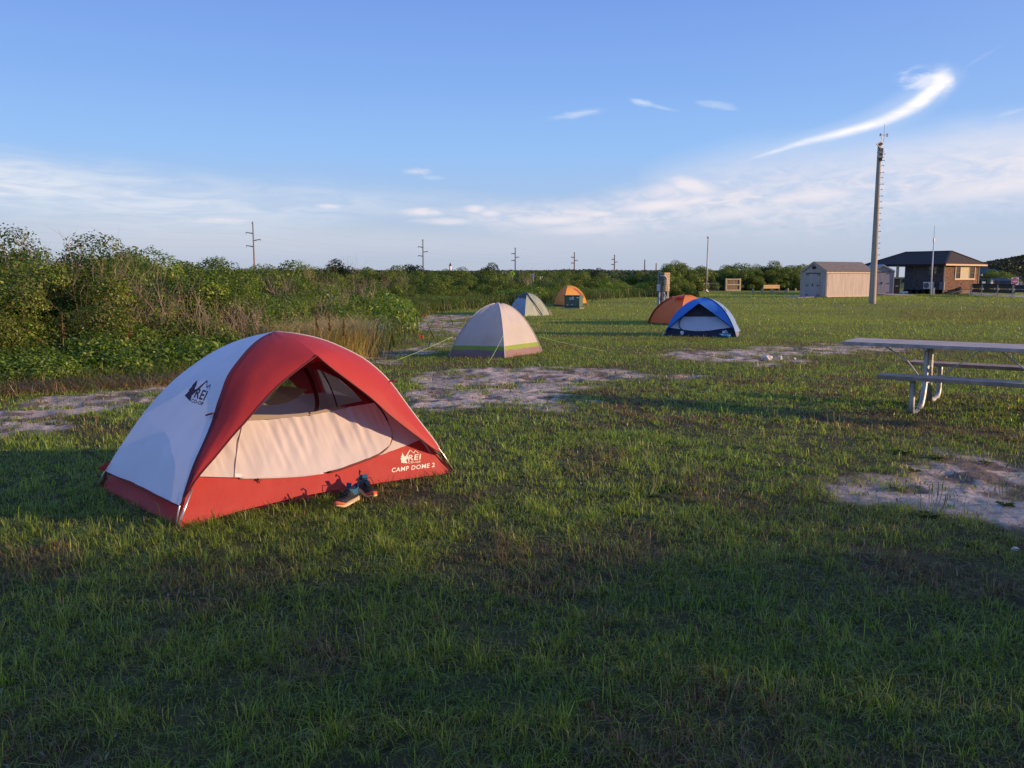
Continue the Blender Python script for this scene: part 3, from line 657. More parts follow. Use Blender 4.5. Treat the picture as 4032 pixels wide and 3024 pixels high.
    def ribbon(pxs, w, m, nm, off=0.):
        ln = smoothline([onplane(a, b, p0 + dirF * off, nn) for a, b in Z(pxs)], 20); sx = np.cross(nn, [0, 0, 1]); sx /= np.linalg.norm(sx)
        MB().grid([[p - sx * w / 2, p + sx * w / 2] for p in ln]).build(nm, m, root, smooth=True)
    ribbon([(1242, 276), (1272, 325), (1292, 380), (1308, 430), (1312, 470), (1305, 510), (1296, 545)], .034, DKRED, 'hanging_strap')
    ribbon([(1335, 285), (1370, 350), (1400, 420), (1425, 500)], .012, DKRED, 'hanging_strap', -.03)
    sheet('door_flap', Z([(1010, 475), (1060, 440), (1110, 372), (1180, 380), (1262, 392), (1225, 415), (1200, 440), (1150, 463), (1100, 474), (1050, 478)]), p0, nn, cloth('flap_olive', (.42, .40, .34), .2), root, .03)
    sheet('door_flap', Z([(1320, 283), (1400, 300), (1440, 350), (1500, 395), (1556, 440), (1480, 425), (1395, 395), (1350, 330)]), p0 - dirF * .05, nn, MESHM, root, .05)
    # guy-out tabs
    for pz, m in (((745, 520), DKRED), ((1702, 347), RED)):
        c = onplane(*Z([pz])[0], *(vp(N_) if pz[0] < 900 else vp(R_))); MB().beam(c, c + np.array([-.045 if pz[0] < 900 else .045, 0, .008 if pz[0] > 900 else -.015]), .022, .01).build('guy_loop', m, root, bevel=.002)
    # little ties on the tub
    for a, b in ((990, 876), (985, 900), (1000, 905)): pass
    c = onplane(*Z([(990, 878)])[0], fN + n1 * .014, n1); b = MB()
    for dx, dz in ((-.02, -.012), (.012, -.03), (-.006, -.04), (.02, -.014)): b.tube([c, c + np.array([dx * .8, dx * .6, dz])], .0022, 5)
    b.lathe(c - np.array([0, 0, .003]), [(.004, -.006), (.007, 0), (.004, .006)], 8); b.build('zip_pull', DKRED, root)
    c = onplane(*Z([(1275, 532)])[0], fN + n1 * .02, n1); MB().tube([c, c + np.array([-.01, 0, -.004]), c + np.array([0, 0, .02])], .004, 5).build('zip_pull', MAROON, root)
    # printed marks
    ts = bvh_of(side); k = .12056
    def K(pts): return [(700 + a * k, 1450 + b * k) for a, b in pts]
    tree = K([(633, 382), (600, 600), (570, 598), (552, 700), (640, 660), (790, 520), (950, 395), (972, 398), (955, 600), (1075, 515), (1072, 545), (1035, 680), (1022, 660), (1055, 555), (960, 638), (935, 640), (950, 440), (880, 495), (735, 640), (715, 660), (730, 695), (600, 745), (540, 820), (455, 885), (405, 1082), (225, 890), (375, 738), (350, 712), (480, 575), (458, 568)])
    decal('tree_mountain_emblem', [tree], ts, LOGOP, root, res=3.)
    decal('printed_name', [text_fit('REI', K([(515, 950)])[0], K([(855, 1062)])[0], K([(655, 640)])[0])], ts, LOGOP, root)
    decal('printed_name', [text_fit('CO-OP', K([(432, 1105)])[0], K([(810, 1225)])[0], K([(462, 985)])[0], True)], ts, LOGOP, root)
    tf = bvh_of(tub); k2 = .18083
    def K2(pts): return [(1450 + a * k2, 1700 + b * k2) for a, b in pts]
    tree2 = K2([(733, 448), (800, 550), (905, 388), (985, 455), (1025, 402), (1105, 462), (1090, 468), (1028, 418), (995, 475), (908, 408), (860, 520), (870, 575), (820, 620), (855, 690), (715, 672), (722, 630), (700, 590), (722, 560), (710, 540), (735, 510)])
    decal('tree_mountain_emblem', [tree2], tf, LOGOW, root, res=4.)
    decal('printed_name', [text_fit('REI', K2([(865, 632)])[0], K2([(1135, 602)])[0], K2([(880, 508)])[0])], tf, LOGOW, root)
    decal('printed_name', [text_fit('CO-OP', K2([(862, 690)])[0], K2([(1140, 675)])[0], K2([(860, 645)])[0], True)], tf, LOGOW, root)
    decal('printed_name', [text_fit('CAMP DOME 2', K2([(505, 888)])[0], K2([(1445, 768)])[0], K2([(515, 790)])[0], True)], tf, LOGOW, root)
    FOOT.append(np.array([fN[:2], fR[:2], iB[:2], fL[:2]])); print('hero', N_, R_, L_, peak, T)
    return root
# ============================================================ other dome tents
def dome(name, loc, corners, peak_px, panels, label, pw=.85, band=None, tub=None, res=16, H=None, lift=.0, sag=.02, wr=.02, seed=0, strut=.0, pole=None, group=None):
    """corners: 4 ground points (near, right, back, left); panels: cloth of the faces right-front, right-back, left-back, left-front"""
    C_ = sum(corners) / 4; pk = P(peak_px[0], peak_px[1], C_[1]) if H is None else np.array([C_[0], C_[1], C_[2] + H]); z0 = C_[2]
    root = thing(name, (C_[0], C_[1], z0), label, 'tent', group)
    H = pk[2] - z0; arcs = []
    for c in corners:
        A = []
        for i in range(25):
            t = i / 24; r_ = math.cos(t * math.pi / 2); zz = (1 - r_ * r_) ** pw
            zc = gz(c[0], c[1]); A.append([pk[0] + (c[0] - pk[0]) * r_, pk[1] + (c[1] - pk[1]) * r_, zc * (1 - zz) + (z0 + H) * zz])
        arcs.append(np.array(A))
    t0 = lift
    for j in range(4):
        A, B = arcs[j], arcs[(j + 1) % 4]; fw = loft(A, B, 15, sag=sag, axis=pk, wr=wr, ws=1.2, seed=seed + j)
        def cut(z0_, z1_):
            # slice rows by height fraction
            zs = (A[:, 2] - A[0, 2]) / H; rows = []
            for f in np.linspace(z0_, z1_, max(3, int((z1_ - z0_) * 26))):
                i = min(int(np.searchsorted(zs, f)), 24); i = max(i, 1); a = (f - zs[i - 1]) / max(zs[i] - zs[i - 1], 1e-6); a = min(max(a, 0), 1)
                rows.append([fw[i - 1][q] * (1 - a) + fw[i][q] * a for q in range(15)])
            return rows
        hb = (tub[1] if tub else 0.); hc = hb + (band[1] if band else 0.)
        if tub: MB().grid(cut(0, hb + .015)).build('floor_tub', tub[0][j] if isinstance(tub[0], (list, tuple)) else tub[0], root, smooth=True)
        if band:
            g = cut(hb, hc); MB().grid(g).build('hem_band', band[0], root, smooth=True)
        MB().grid(cut(max(hc, 0), 1.0)).build('fly_panel', panels[j], root, smooth=True)
    for A, c in zip(arcs, corners): MB().tube([p + (p - np.array([pk[0], pk[1], p[2]])) * .006 for p in A[1:-1]], .012, 5).build('pole_sleeve', pole or panels[0], root, smooth=True)
    FOOT.append(np.array([c[:2] for c in corners])); return root, arcs, pk
def guy(root, a, b, m, nm='guy_line', r=.0030):
    MB().tube([a * (1 - t) + b * t - np.array([0, 0, .03 * math.sin(math.pi * t)]) for t in np.linspace(0, 1, 8)], r, 5).build(nm, m, root, smooth=True)
    s = MB(); s.tube([b + np.array([0, 0, .06]), b - np.array([0, 0, .05])], .005, 5); s.build('tent_peg', SILV, root)
LIME = mat('lime_cord', (.42, .72, .22), rough=.6, var=.05, vs=50)
def tents():
    hero()
    # pale tent with the lime band
    A, Rr, Ll = G(1987, 1414), G(2133, 1390), G(1768, 1408); B = Rr + Ll - A
    wh = cloth('white_fly', (.64, .60, .56), .36, bump=.14, bs=7); grn = cloth('lime_green_band', (.28, .38, .06), .25); tubm = cloth('plum_tub', (.26, .165, .165), .15, bump=.3, bs=14)
    root, arcs, pk = dome('dome_tent', None, [A, Rr, B, Ll], (1960, 1194), [wh] * 4, 'cream white dome tent with lime green band near the hem and three cord guy lines', pw=.88, band=(grn, .085), tub=(tubm, .13), sag=.03, wr=.06, seed=20, pole=cloth('seam_grey', (.45, .42, .45), .1))
    gl = lambda f, A_: A_[int(f * 24)]
    a1 = gl(.45, arcs[0]); guy(root, a1, G(1921, 1433), LIME); guy(root, gl(.5, arcs[3]) * .7 + gl(.5, arcs[2]) * .3, G(1535, 1430), LIME); guy(root, gl(.4, arcs[1]), G(2394, 1386), LIME)
    MB().lathe(pk + np.array([0, 0, -.005]), [(.0, .02), (.03, .015), (.045, 0)], 10).build('peak_cap', wh, root)
    # sage tent
    A, Rr, Ll = G(2067, 1247), G(2166, 1243), G(2000, 1236); B = Rr + Ll - A + np.array([0, .6, 0])
    sage = cloth('sage_fly', (.46, .50, .36), .25, bump=.2, bs=6); sage_shade = cloth('shaded_sage_fly', (.33, .38, .48), .15); nav = cloth('navy_cap', (.03, .032, .06), .05)  # second sage cloth has the blue of the shaded side put in its colour
    root, arcs, pk = dome('dome_tent', None, [A, Rr, B, Ll], (2077, 1153), [sage, sage, sage_shade, sage_shade], 'sage green dome tent with navy top patch and dark zip, behind the cream white one', pw=.92, sag=.0, wr=.05, seed=30, pole=sage)
    # navy vent patch on the left front face near the top, door zip, and badge
    lf, rf = arcs[3], arcs[0]
    rows = [[lf[i] * (1 - s) + rf[i] * s + (lf[i] * .5 + rf[i] * .5 - pk) * np.array([.02, .02, 0]) + np.array([0, -.03, .02]) for s in np.linspace(.0, 1, 7)] for i in range(16, 25)]
    MB().grid(rows).build('vent_patch', nav, root, smooth=True)
    zl = [arcs[0][i] * (1 - s) + arcs[1][i] * s + np.array([0, -.04, .01]) for i, s in ((24, 0), (21, .1), (17, .3), (12, .5), (7, .62), (2, .70))]
    MB().tube(smoothline(zl, 18), .022, 6).build('zip_cover', cloth('zip_olive', (.09, .075, .045), 0), root, smooth=True)
    p = lf[11] * .55 + rf[11] * .45 + (lf[11] * .5 + rf[11] * .5 - pk) * np.array([.05, .05, 0]) + np.array([0, -.05, .0]); ex = (rf[11] - lf[11]); ex /= np.linalg.norm(ex)
    textmesh('printed_name', 'REI', nav, root, p, ex, np.cross(np.cross(ex, [0, 0, 1]), ex) * -1 * -1, .10)
    for dx in (0, .08):
        tip = G(2169 + dx * 70, 1243); MB().tube([arcs[1][7] + np.array([dx, 0, 0]), tip], .016, 6).build('pole', mat('gold_pole', (.75, .62, .32), rough=.4, metal=.5), root)
    # orange tent far left
    A, Rr, Ll = G(2222, 1209), G(2311, 1199), G(2181, 1204); B = Rr + Ll - A + np.array([0, .8, 0])
    org = cloth('orange_fly', (.68, .33, .05), .35, bump=.12, bs=6); od = cloth('dark_plum', (.05, .03, .05), .05); rust = cloth('rust_trim', (.30, .07, .03), .1)
    root, arcs, pk = dome('dome_tent', None, [A, Rr, B, Ll], (2240, 1124), [org, org, org, org], 'bright orange dome tent behind the green utility cabinet', pw=.64, tub=(od, .085), sag=-.02, wr=.03, seed=40, pole=org)
    rows = [[arcs[0][i] * (1 - s) + arcs[1][i] * s + np.array([.0, -.05, .02]) for s in (a_, a_ + w_)] for i, a_, w_ in ((17, .62, .02), (15, .62, .22), (13, .70, .2), (11, .78, .15), (9, .86, .08), (7, .93, .03))]
    MB().grid(rows).build('door_opening', rust, root)
    # rust tent behind the blue one
    A, Rr, Ll = G(2680, 1284), G(2800, 1272), G(2556, 1276); B = Rr + Ll - A
    rs = cloth('rust_orange_fly', (.72, .26, .075), .42, bump=.15, bs=6); tr = cloth('red_flap', (.48, .03, .04), .3)
    root, arcs, pk = dome('dome_tent', None, [A, Rr, B, Ll], (2702, 1161), [rs, rs, rs, rs], 'rust orange dome tent with small red vent flap, partly hidden by the blue tent', pw=.62, tub=(cloth('rust_tub', (.10, .02, .015), .05), .035), sag=-.03, wr=.03, seed=50, pole=rs)
    a = arcs[3]; b = arcs[0]
    pass
    MB().grid([[a[20] * (1 - s) + b[20] * s + np.array([-.01, -.05, .02]) for s in (.35, .6, .95)], [a[17] * (1 - s) + b[17] * s + np.array([-.10, -.24, .06]) * w_ for s, w_ in ((.3, .6), (.6, 1.), (.95, .7))]]).build('vent_flap', tr, root)
    MB().tube([p + np.array([-.03, -.02, 0]) for p in arcs[3][1:20]], .03, 6).build('pole_sleeve', cloth('rust_dark', (.25, .03, .02), .1), root, smooth=True)
    blue_tent()
def blue_tent():
    k = 380 / 2212
    def Zb(pts): return [(2580 + a * k, 1120 + b * k) for a, b in pts]
    N_, R_ = G(*Zb([(155, 1185)])[0]), G(*Zb([(1872, 1222)])[0]); fw = R_ - N_; per = np.array([-fw[1], fw[0], 0]); per /= np.linalg.norm(per)
    if per[1] < 0: per = -per
    Bk = G(*Zb([(2012, 1190)])[0]); Bk = R_ + per * 1.35 ; Lk = N_ + per * 1.35
    C0 = (N_ + Bk) / 2; dirF = -per
    bl = cloth('blue_fly', (.06, .24, .70), .22, bump=.1, bs=6); lb = cloth('light_blue_fly', (.26, .42, .68), .3); gw = cloth('door_grey', (.58, .62, .70), .2); nav = mat('navy_tub', (.012, .016, .045), rough=.6, var=.15, vs=8, bump=.3, bs=12); dk = mat('dark_mesh_blue', (.055, .055, .05), rough=.9, var=.2, vs=8); bind = mat('navy_piping', (.01, .02, .06), rough=.7, var=.1)
    root = thing('dome_tent', (C0[0], C0[1], C0[2]), 'blue dome tent with dark mesh door and navy lower wall facing the viewer', 'tent')
    def vp(A): d = (C0 - A) * np.array([1, 1, 0]); return A, np.array([-d[1], d[0], 0])
    pk = P(*Zb([(1110, 302)])[0], C0[1]); pk[0] = pk[0]
    def arc(pts, A): p0, n = vp(A); q_ = [onplane(a, b, p0, n) for a, b in Zb(pts)]; return q_
    AN = smoothline(arc([(205, 1095), (290, 950), (370, 790), (470, 650), (580, 540), (720, 430), (860, 355), (980, 318)], N_) + [pk], 26)
    AR = smoothline(arc([(1835, 1090), (1760, 910), (1680, 750), (1590, 610), (1480, 490), (1360, 395), (1260, 338)], R_) + [pk], 26)
    mir = lambda A: np.stack([2 * pk[0] - A[:, 0], 2 * pk[1] - A[:, 1], A[:, 2]], 1)
    AB, AL = mir(AN), mir(AR)
    # widen the back arc so that it shows to the right
    pn = np.array([-dirF[1], dirF[0], 0]); T = onplane(*Zb([(1005, 438)])[0], pk + dirF * .0, pn); T = P(*Zb([(1005, 438)])[0], pk[1] - .42)
    e = np.cross(AR[0] - AN[0], T - AN[0])
    EL = smoothline([AN[0]] + [onplane(a, b, T, e) for a, b in Zb([(320, 985), (600, 750), (800, 595), (1005, 438)])], 20)
    ER = smoothline([AR[0]] + [onplane(a, b, T, e) for a, b in Zb([(1745, 985), (1500, 795), (1250, 610), (1005, 438)])], 20)
    rid = np.array([T * (1 - t) + pk * t for t in np.linspace(0, 1, 6)])
    for A, E in ((AN, EL), (AR, ER)):
        MB().grid(loft(A, resample(np.concatenate([E, rid[1:]]), 26), 8)).build('front_fly', bl, root, smooth=True); MB().tube(list(E), .012, 5).build('fly_hem', bind, root)
    MB().grid(loft(AR, AB, 10, sag=-.02, axis=pk)).build('side_fly', lb, root, smooth=True); MB().grid(loft(AN, AL, 10, sag=.0, axis=pk)).build('side_fly', bl, root, smooth=True)
    MB().grid(loft(AL, AB, 10, sag=.0, axis=pk)).build('back_fly', bl, root, smooth=True)
    for A, tp in ((AN, N_), (AR, R_), (AB, Bk)): MB().tube([A[0], np.array([tp[0], tp[1], gz(tp[0], tp[1])])], .012, 6).build('pole', SILV, root)
    MB().tube([p for p in AR[1:]], .014, 5).build('seam_binding', bind, root, smooth=True)
    top = pk + np.array([0, 0, -.08]) + dirF * .1; n1 = np.cross(R_ - N_, top - N_); n1 /= np.linalg.norm(n1)
    if np.dot(n1, dirF) < 0: n1 = -n1
    tub = sheet('floor_tub', Zb([(200, 1200), (250, 1080), (320, 990), (580, 1025), (700, 1045), (900, 1068), (1100, 1068), (1300, 1050), (1500, 1022), (1745, 990), (1820, 1060), (1860, 1215), (1500, 1215), (700, 1215)]), N_, n1, nav, root, .12)
    sheet('door_panel', Zb([(300, 988), (600, 750), (620, 742), (1445, 742), (1500, 790), (1760, 988), (1500, 1020), (1300, 1050), (1100, 1068), (900, 1068), (700, 1045), (580, 1026)]), N_, n1, gw, root, .06, disp=lambda u, v: .03 * (fbm(u * 5, v * 2, 3, 450) - .5), off=.01)
    sheet('mesh_window', Zb([(590, 755), (1005, 430), (1460, 755)]), N_, n1, dk, root, .2, off=.003)
    MB().tube(smoothline([onplane(a, b, N_ + n1 * .04, n1) for a, b in Zb([(615, 742), (565, 830), (545, 920), (560, 980), (620, 1035)])], 16), .014, 5).build('zip', bind, root)
    n3 = np.cross(Bk - R_, top - R_); MB().add([R_ + [0, 0, .0], Bk, Bk * .9 + C0 * .1 + [0, 0, .28], AR[0] + [0, .02, 0]], [(0, 1, 2, 3)]).build('side_tub', cloth('grey_tub', (.22, .21, .25), .1), root)
    tf = bvh_of(tub); W_ = mat('white_print_ink', (.75, .77, .8), rough=.6, var=.05)
    decal('printed_name', [text_fit('CAMP DOME 2', Zb([(1470, 1150)])[0], Zb([(1735, 1160)])[0], Zb([(1470, 1122)])[0], True)], tf, W_, root, off=.01)
    decal('tree_mountain_emblem', [Zb([(1545, 1050), (1575, 1085), (1610, 1045), (1655, 1075), (1610, 1062), (1590, 1100), (1600, 1112), (1538, 1108)])], tf, W_, root, off=.01, res=4)
    decal('printed_name', [text_fit('REI', Zb([(1598, 1112)])[0], Zb([(1660, 1112)])[0], Zb([(1598, 1080)])[0])], tf, W_, root, off=.01)
    st = onplane(*Zb([(1600, 580)])[0], *vp(R_)); MB().beam(st + [-.04, -.03, .06], st + [.06, .0, -.06], .05, .012).build('guy_patch', mat('pale_patch', (.6, .65, .75), rough=.6, var=.05), root)
    FOOT.append(np.array([N_[:2], R_[:2], Bk[:2], Lk[:2]]))
    # litter beside it
    c = G(*Zb([(600, 1185)])[0]); b = MB(); crumple(b, c + [0, -.1, .075], .075, 5); tag(b.build('paper_bag', mat('white_paper', (.72, .72, .76), rough=.8, var=.08, vs=20), None), 'small crumpled white bag on the grass against the blue tent', 'bag')
    c = G(*Zb([(1600, 1225)])[0]); b = MB(); b.lathe(c + [0, -.05, .02], [(.02, .01), (.12, .0), (.135, .05), (.145, .055), (.14, .065), (.128, .06), (.11, .015), (.02, .02)], 24)
    tag(b.build('flying_disc', mat('cyan_plastic', (.03, .30, .62), rough=.35, var=.05), None, smooth=True), 'bright cyan plastic disc lying on the grass by the blue tent', 'disc')
def crumple(b, c, r, seed, sq=(1, 1, 1)):
    bm = bmesh.new(); bmesh.ops.create_icosphere(bm, subdivisions=2, radius=1); rs = random.Random(seed); vs = []
    for v in bm.verts:
        k = r * (.72 + .5 * rs.random()); vs.append(np.array(c) + np.array([v.co.x * sq[0], v.co.y * sq[1], v.co.z * sq[2]]) * k)
    b.add(vs, [tuple(q.index for q in f.verts) for f in bm.faces]); bm.free(); return b
# ============================================================ props
WOODG = mat('weathered_grey_wood', (.32, .25, .19), rough=.85, var=.35, vs=6, stretch=(1, 1, .15), bump=.4, bs=30)
WOODT = mat('weathered_table_top', (.45, .385, .33), rough=.7, var=.25, vs=5, stretch=(.3, 3, 1), bump=.4, bs=30)
WOODY = mat('new_yellow_pine', (.62, .40, .18), rough=.8, var=.2, vs=6, bump=.2)
GALV = mat('galvanised_steel', (.44, .44, .42), rough=.5, metal=.55, var=.2, vs=9, bump=.1)
BLACK = mat('black_parts', (.012, .012, .014), rough=.6, var=.2, vs=10)
def V3(*a): return np.array(a, float)
def picnic():
    o = V3(3.98, 10.12, 0); th = -R(35); ls = V3(math.cos(th), math.sin(th), 0); cs = V3(-math.sin(th), math.cos(th), 0); zb = gz(4.8, 9.9)
    def q(s, c, z): return o + ls * s + cs * c + V3(0, 0, zb + z)
    root = thing('picnic_table', q(1.2, .38, 0), 'weathered picnic table with pipe legs and two plank benches, cut off at the right', 'picnic table')
    L_ = 3.05; up = V3(0, 0, 1)
    t = MB()
    for i in range(5): t.beam(q(0, .07 + i * .152, .735), q(L_, .07 + i * .152, .735), .144, .042)
    t.build('tabletop', WOODT, root, bevel=.004)
    for c0 in (-.58, 1.20):
        b = MB()
        for k in (0, .147): b.beam(q(.56, c0 + k - .07, .435), q(L_ - .4, c0 + k - .07, .435), .14, .042)
        b.build('bench', WOODG, root, bevel=.004)
    for s in (.90, 2.18):
        for sg in (0, 1):
            cc = (lambda c: c) if sg == 0 else (lambda c: .76 - c)
            pts = [q(s, cc(-.56), .41), q(s, cc(-.56), .12), q(s, cc(-.53), .045), q(s, cc(-.42), .014), q(s, cc(-.10), .012), q(s, cc(.06), .05), q(s, cc(.16), .16), q(s, cc(.22), .30), q(s, cc(.25), .70)]
            leg = MB(); leg.tube(smoothline(pts, 30), .030, 12); leg.build('leg', GALV, root, smooth=True)
            if s < 1.5: MB().lathe(q(s, cc(.248), .50), [(.032, -.04), (.0325, -.039), (.0325, .039), (.032, .04)], 12).build('sticker_band', mat('white_tape', (.7, .7, .68), rough=.6, var=.1, vs=30), root)
        m = MB(); m.beam(q(s, .04, .70), q(s, .72, .70), .045, .028); m.build('cross_bracket', GALV, root)
        for c0, c1 in ((-.66, -.40), (1.16, 1.42)): MB().beam(q(s, c0, .408), q(s, c1, .408), .05, .02).build('bench_bracket', GALV, root)
        for d in (-1, 1):
            br = MB(); inn = (d > 0) == (s < 1.5)
            a_, b_, c_ = (q(s + d * .02, .38, .27), q(s + d * .24, .38, .45), q(s + d * .56, .38, .71)) if inn else (q(s + d * .02, .34, .27), q(s + d * .22, .34, .53), q(s + d * .50, .34, .71))
            br.beam(a_, b_, .035, .012); br.beam(b_, c_, .035, .012); br.beam(c_, c_ + ls * .1 * d, .035, .012); br.build('diagonal_brace', GALV, root)
        MB().tube([q(s, .21, .28), q(s, .55, .28)], .012, 8).build('tie_bar', GALV, root)
def shoe(px, py, ang, label, seed):
    g = G(px, py); root = thing('running_shoe', g, label, 'shoe', 'pair of running shoes by the tent door')
    ca, sa = math.cos(ang), math.sin(ang)
    def q(x, y, z): k9 = .84; return g + V3(x * ca - y * sa, x * sa + y * ca, z * .92 + .012) * np.array([1, 1, 1]) + V3((k9 - 1) * (x * ca - y * sa), (k9 - 1) * (x * sa + y * ca), 0)
    xs = np.linspace(-.145, .145, 17)
    def wid(x): return .036 + .014 * math.exp(-((x - .06) / .07) ** 2) - .034 * sst(.10, .147, x) - .016 * sst(-.12, -.147, x)
    def ring(x, z0, z1, wf0, wf1, n=12):
        w = float(wid(x)); out = []
        for j in range(n):
            t = 2 * math.pi * j / n; s = math.sin(t); c = math.cos(t); z = z0 + (z1 - z0) * (s * .5 + .5); wf = wf0 + (wf1 - wf0) * (s * .5 + .5)
            out.append(q(x, c * w * wf, z))
        return out
    def body(zl, zh, wf0, wf1, mats, nm, x0=0, x1=17):
        b = MB(); rs = [ring(x, zl(x), zh(x), wf0, wf1) for x in xs[x0:x1]]; n = 12
        b.add([p for r_ in rs for p in r_], [(i * n + j, i * n + (j + 1) % n, (i + 1) * n + (j + 1) % n, (i + 1) * n + j) for i in range(len(rs) - 1) for j in range(n)] + [tuple(range(n - 1, -1, -1)), tuple((len(rs) - 1) * n + j for j in range(n))])
        return b.build(nm, mats, root, smooth=True)
    SO = mat('shoe_midsole_cream', (.60, .45, .28), rough=.6, var=.1, vs=30); OR = mat('shoe_toe_orange', (.60, .10, .035), rough=.6, var=.1, vs=40); UP = mat('shoe_upper_black', (.018, .018, .024), rough=.75, var=.3, vs=60, bump=.3, bs=200); BL = mat('shoe_collar_blue', (.006, .085, .17), rough=.7, var=.1, vs=60)
    body(lambda x: .0 + .02 * sst(.09, .145, x), lambda x: .028 + .012 * sst(-.02, -.14, x) + .008 * sst(.09, .145, x), 1.0, 1.06, SO, 'midsole')
    body(lambda x: .026, lambda x: .062 + .050 * sst(.06, -.05, x) - .022 * sst(.08, .145, x), .98, .78, UP, 'upper', 1, 16)
    body(lambda x: .014 + .012 * sst(.09, .145, x), lambda x: .052 + .0 * x, 1.1, .95, OR, 'toe_cap', 13, 17)
    # collar: raised opening round the ankle
    b = MB(); rr = []
    for j in range(20):
        t = 2 * math.pi * j / 20; x = -.075 + .062 * math.cos(t); y = .034 * math.sin(t); z = .100 + .022 * sst(-.1, -.14, x) + .010 * sst(-.05, -.01, x)
        rr.append((x, y, float(z)))
    rows = [[q(x, y * 1.12, z - .04) for x, y, z in rr + rr[:1]], [q(x, y * 1.05, z) for x, y, z in rr + rr[:1]], [q(x, y * .82, z + .004) for x, y, z in rr + rr[:1]], [q(x, y * .70, z - .045) for x, y, z in rr + rr[:1]]]
    b.grid(rows); b.build('collar', BL, root, smooth=True)
    MB().lathe(q(-.075, 0, .070), [(.0, 0), (.028, .0), (.03, .002)], 12).build('insole', BLACK, root)
    b = MB(); b.grid([[q(x, y * (1 - .2 * k), .098 - .5 * (x + .02) + .004 * k) for y in (-.02, 0, .02)] for k, x in enumerate((-.022, 0, .02, .04))]); b.grid([[q(-.03 - .004 * k, y, .112 + .018 * k) for y in (-.022, 0, .022)] for k in range(3)]); b.build('tongue', BL, root, smooth=True)
    b = MB(); rs = random.Random(seed)
    for k in range(5):
        x = -.012 + k * .015; z = .112 - .55 * (x + .02); b.tube([q(x, -.026, z - .014), q(x + .004, 0, z + .004), q(x + .008, .026, z - .014)], .0028, 5)
    for s in (-1, 1): b.tube([q(-.015, 0, .120), q(-.0, s * .03, .128), q(.02, s * .045, .095), q(.015, s * .05, .06)], .0025, 5)
    b.build('laces', BLACK, root)
    MB().tube([q(-.138, 0, .10), q(-.158, 0, .135), q(-.15, 0, .155), q(-.132, 0, .145)], .005, 5).build('pull_tab', UP, root)
def flag(px, py, rz, label, tilt=.0):
    g = G(px, py); root = thing('marker_flag', g, label, 'marker flag', 'small orange marker flags along the sandy track')
    t = g + V3(tilt, 0, .16); MB().tube([g - V3(0, 0, .05), t], .003, 5).build('wire', mat('rusty_wire', (.16, .1, .07), rough=.6), root)
    e = V3(math.cos(rz), math.sin(rz), 0); M_ = mat('orange_plastic_film', (.85, .10, .03), rough=.5, trans=.4, var=.05)
    s = g[1] / 24 * .9; s = min(max(s, .75), 1.1)
    MB().grid([[t + e * .11 * s * u + V3(0, 0, -.085 * s * v - .025 * math.sin(u * 4) * (1 - v) - .03 * u * u) + V3(-e[1], e[0], 0) * .02 * math.sin(u * 6) for u in np.linspace(0, 1, 6)] for v in np.linspace(0, 1, 4)]).build('flag_cloth', M_, root, smooth=True)
def rock(px, py, w, h, label, seed, nm='white_rock', cat='stone', grp=None):
    g = G(px, py); b = MB(); crumple(b, g + V3(0, w * .2, h * .35), w / 2, seed, (1, .7, h / w * 1.3))
    m = mat('pale_shell', (.62, .57, .53), rough=.7, var=.12, vs=14, bump=.4)
    tag(b.build(nm, m), label, cat, grp)
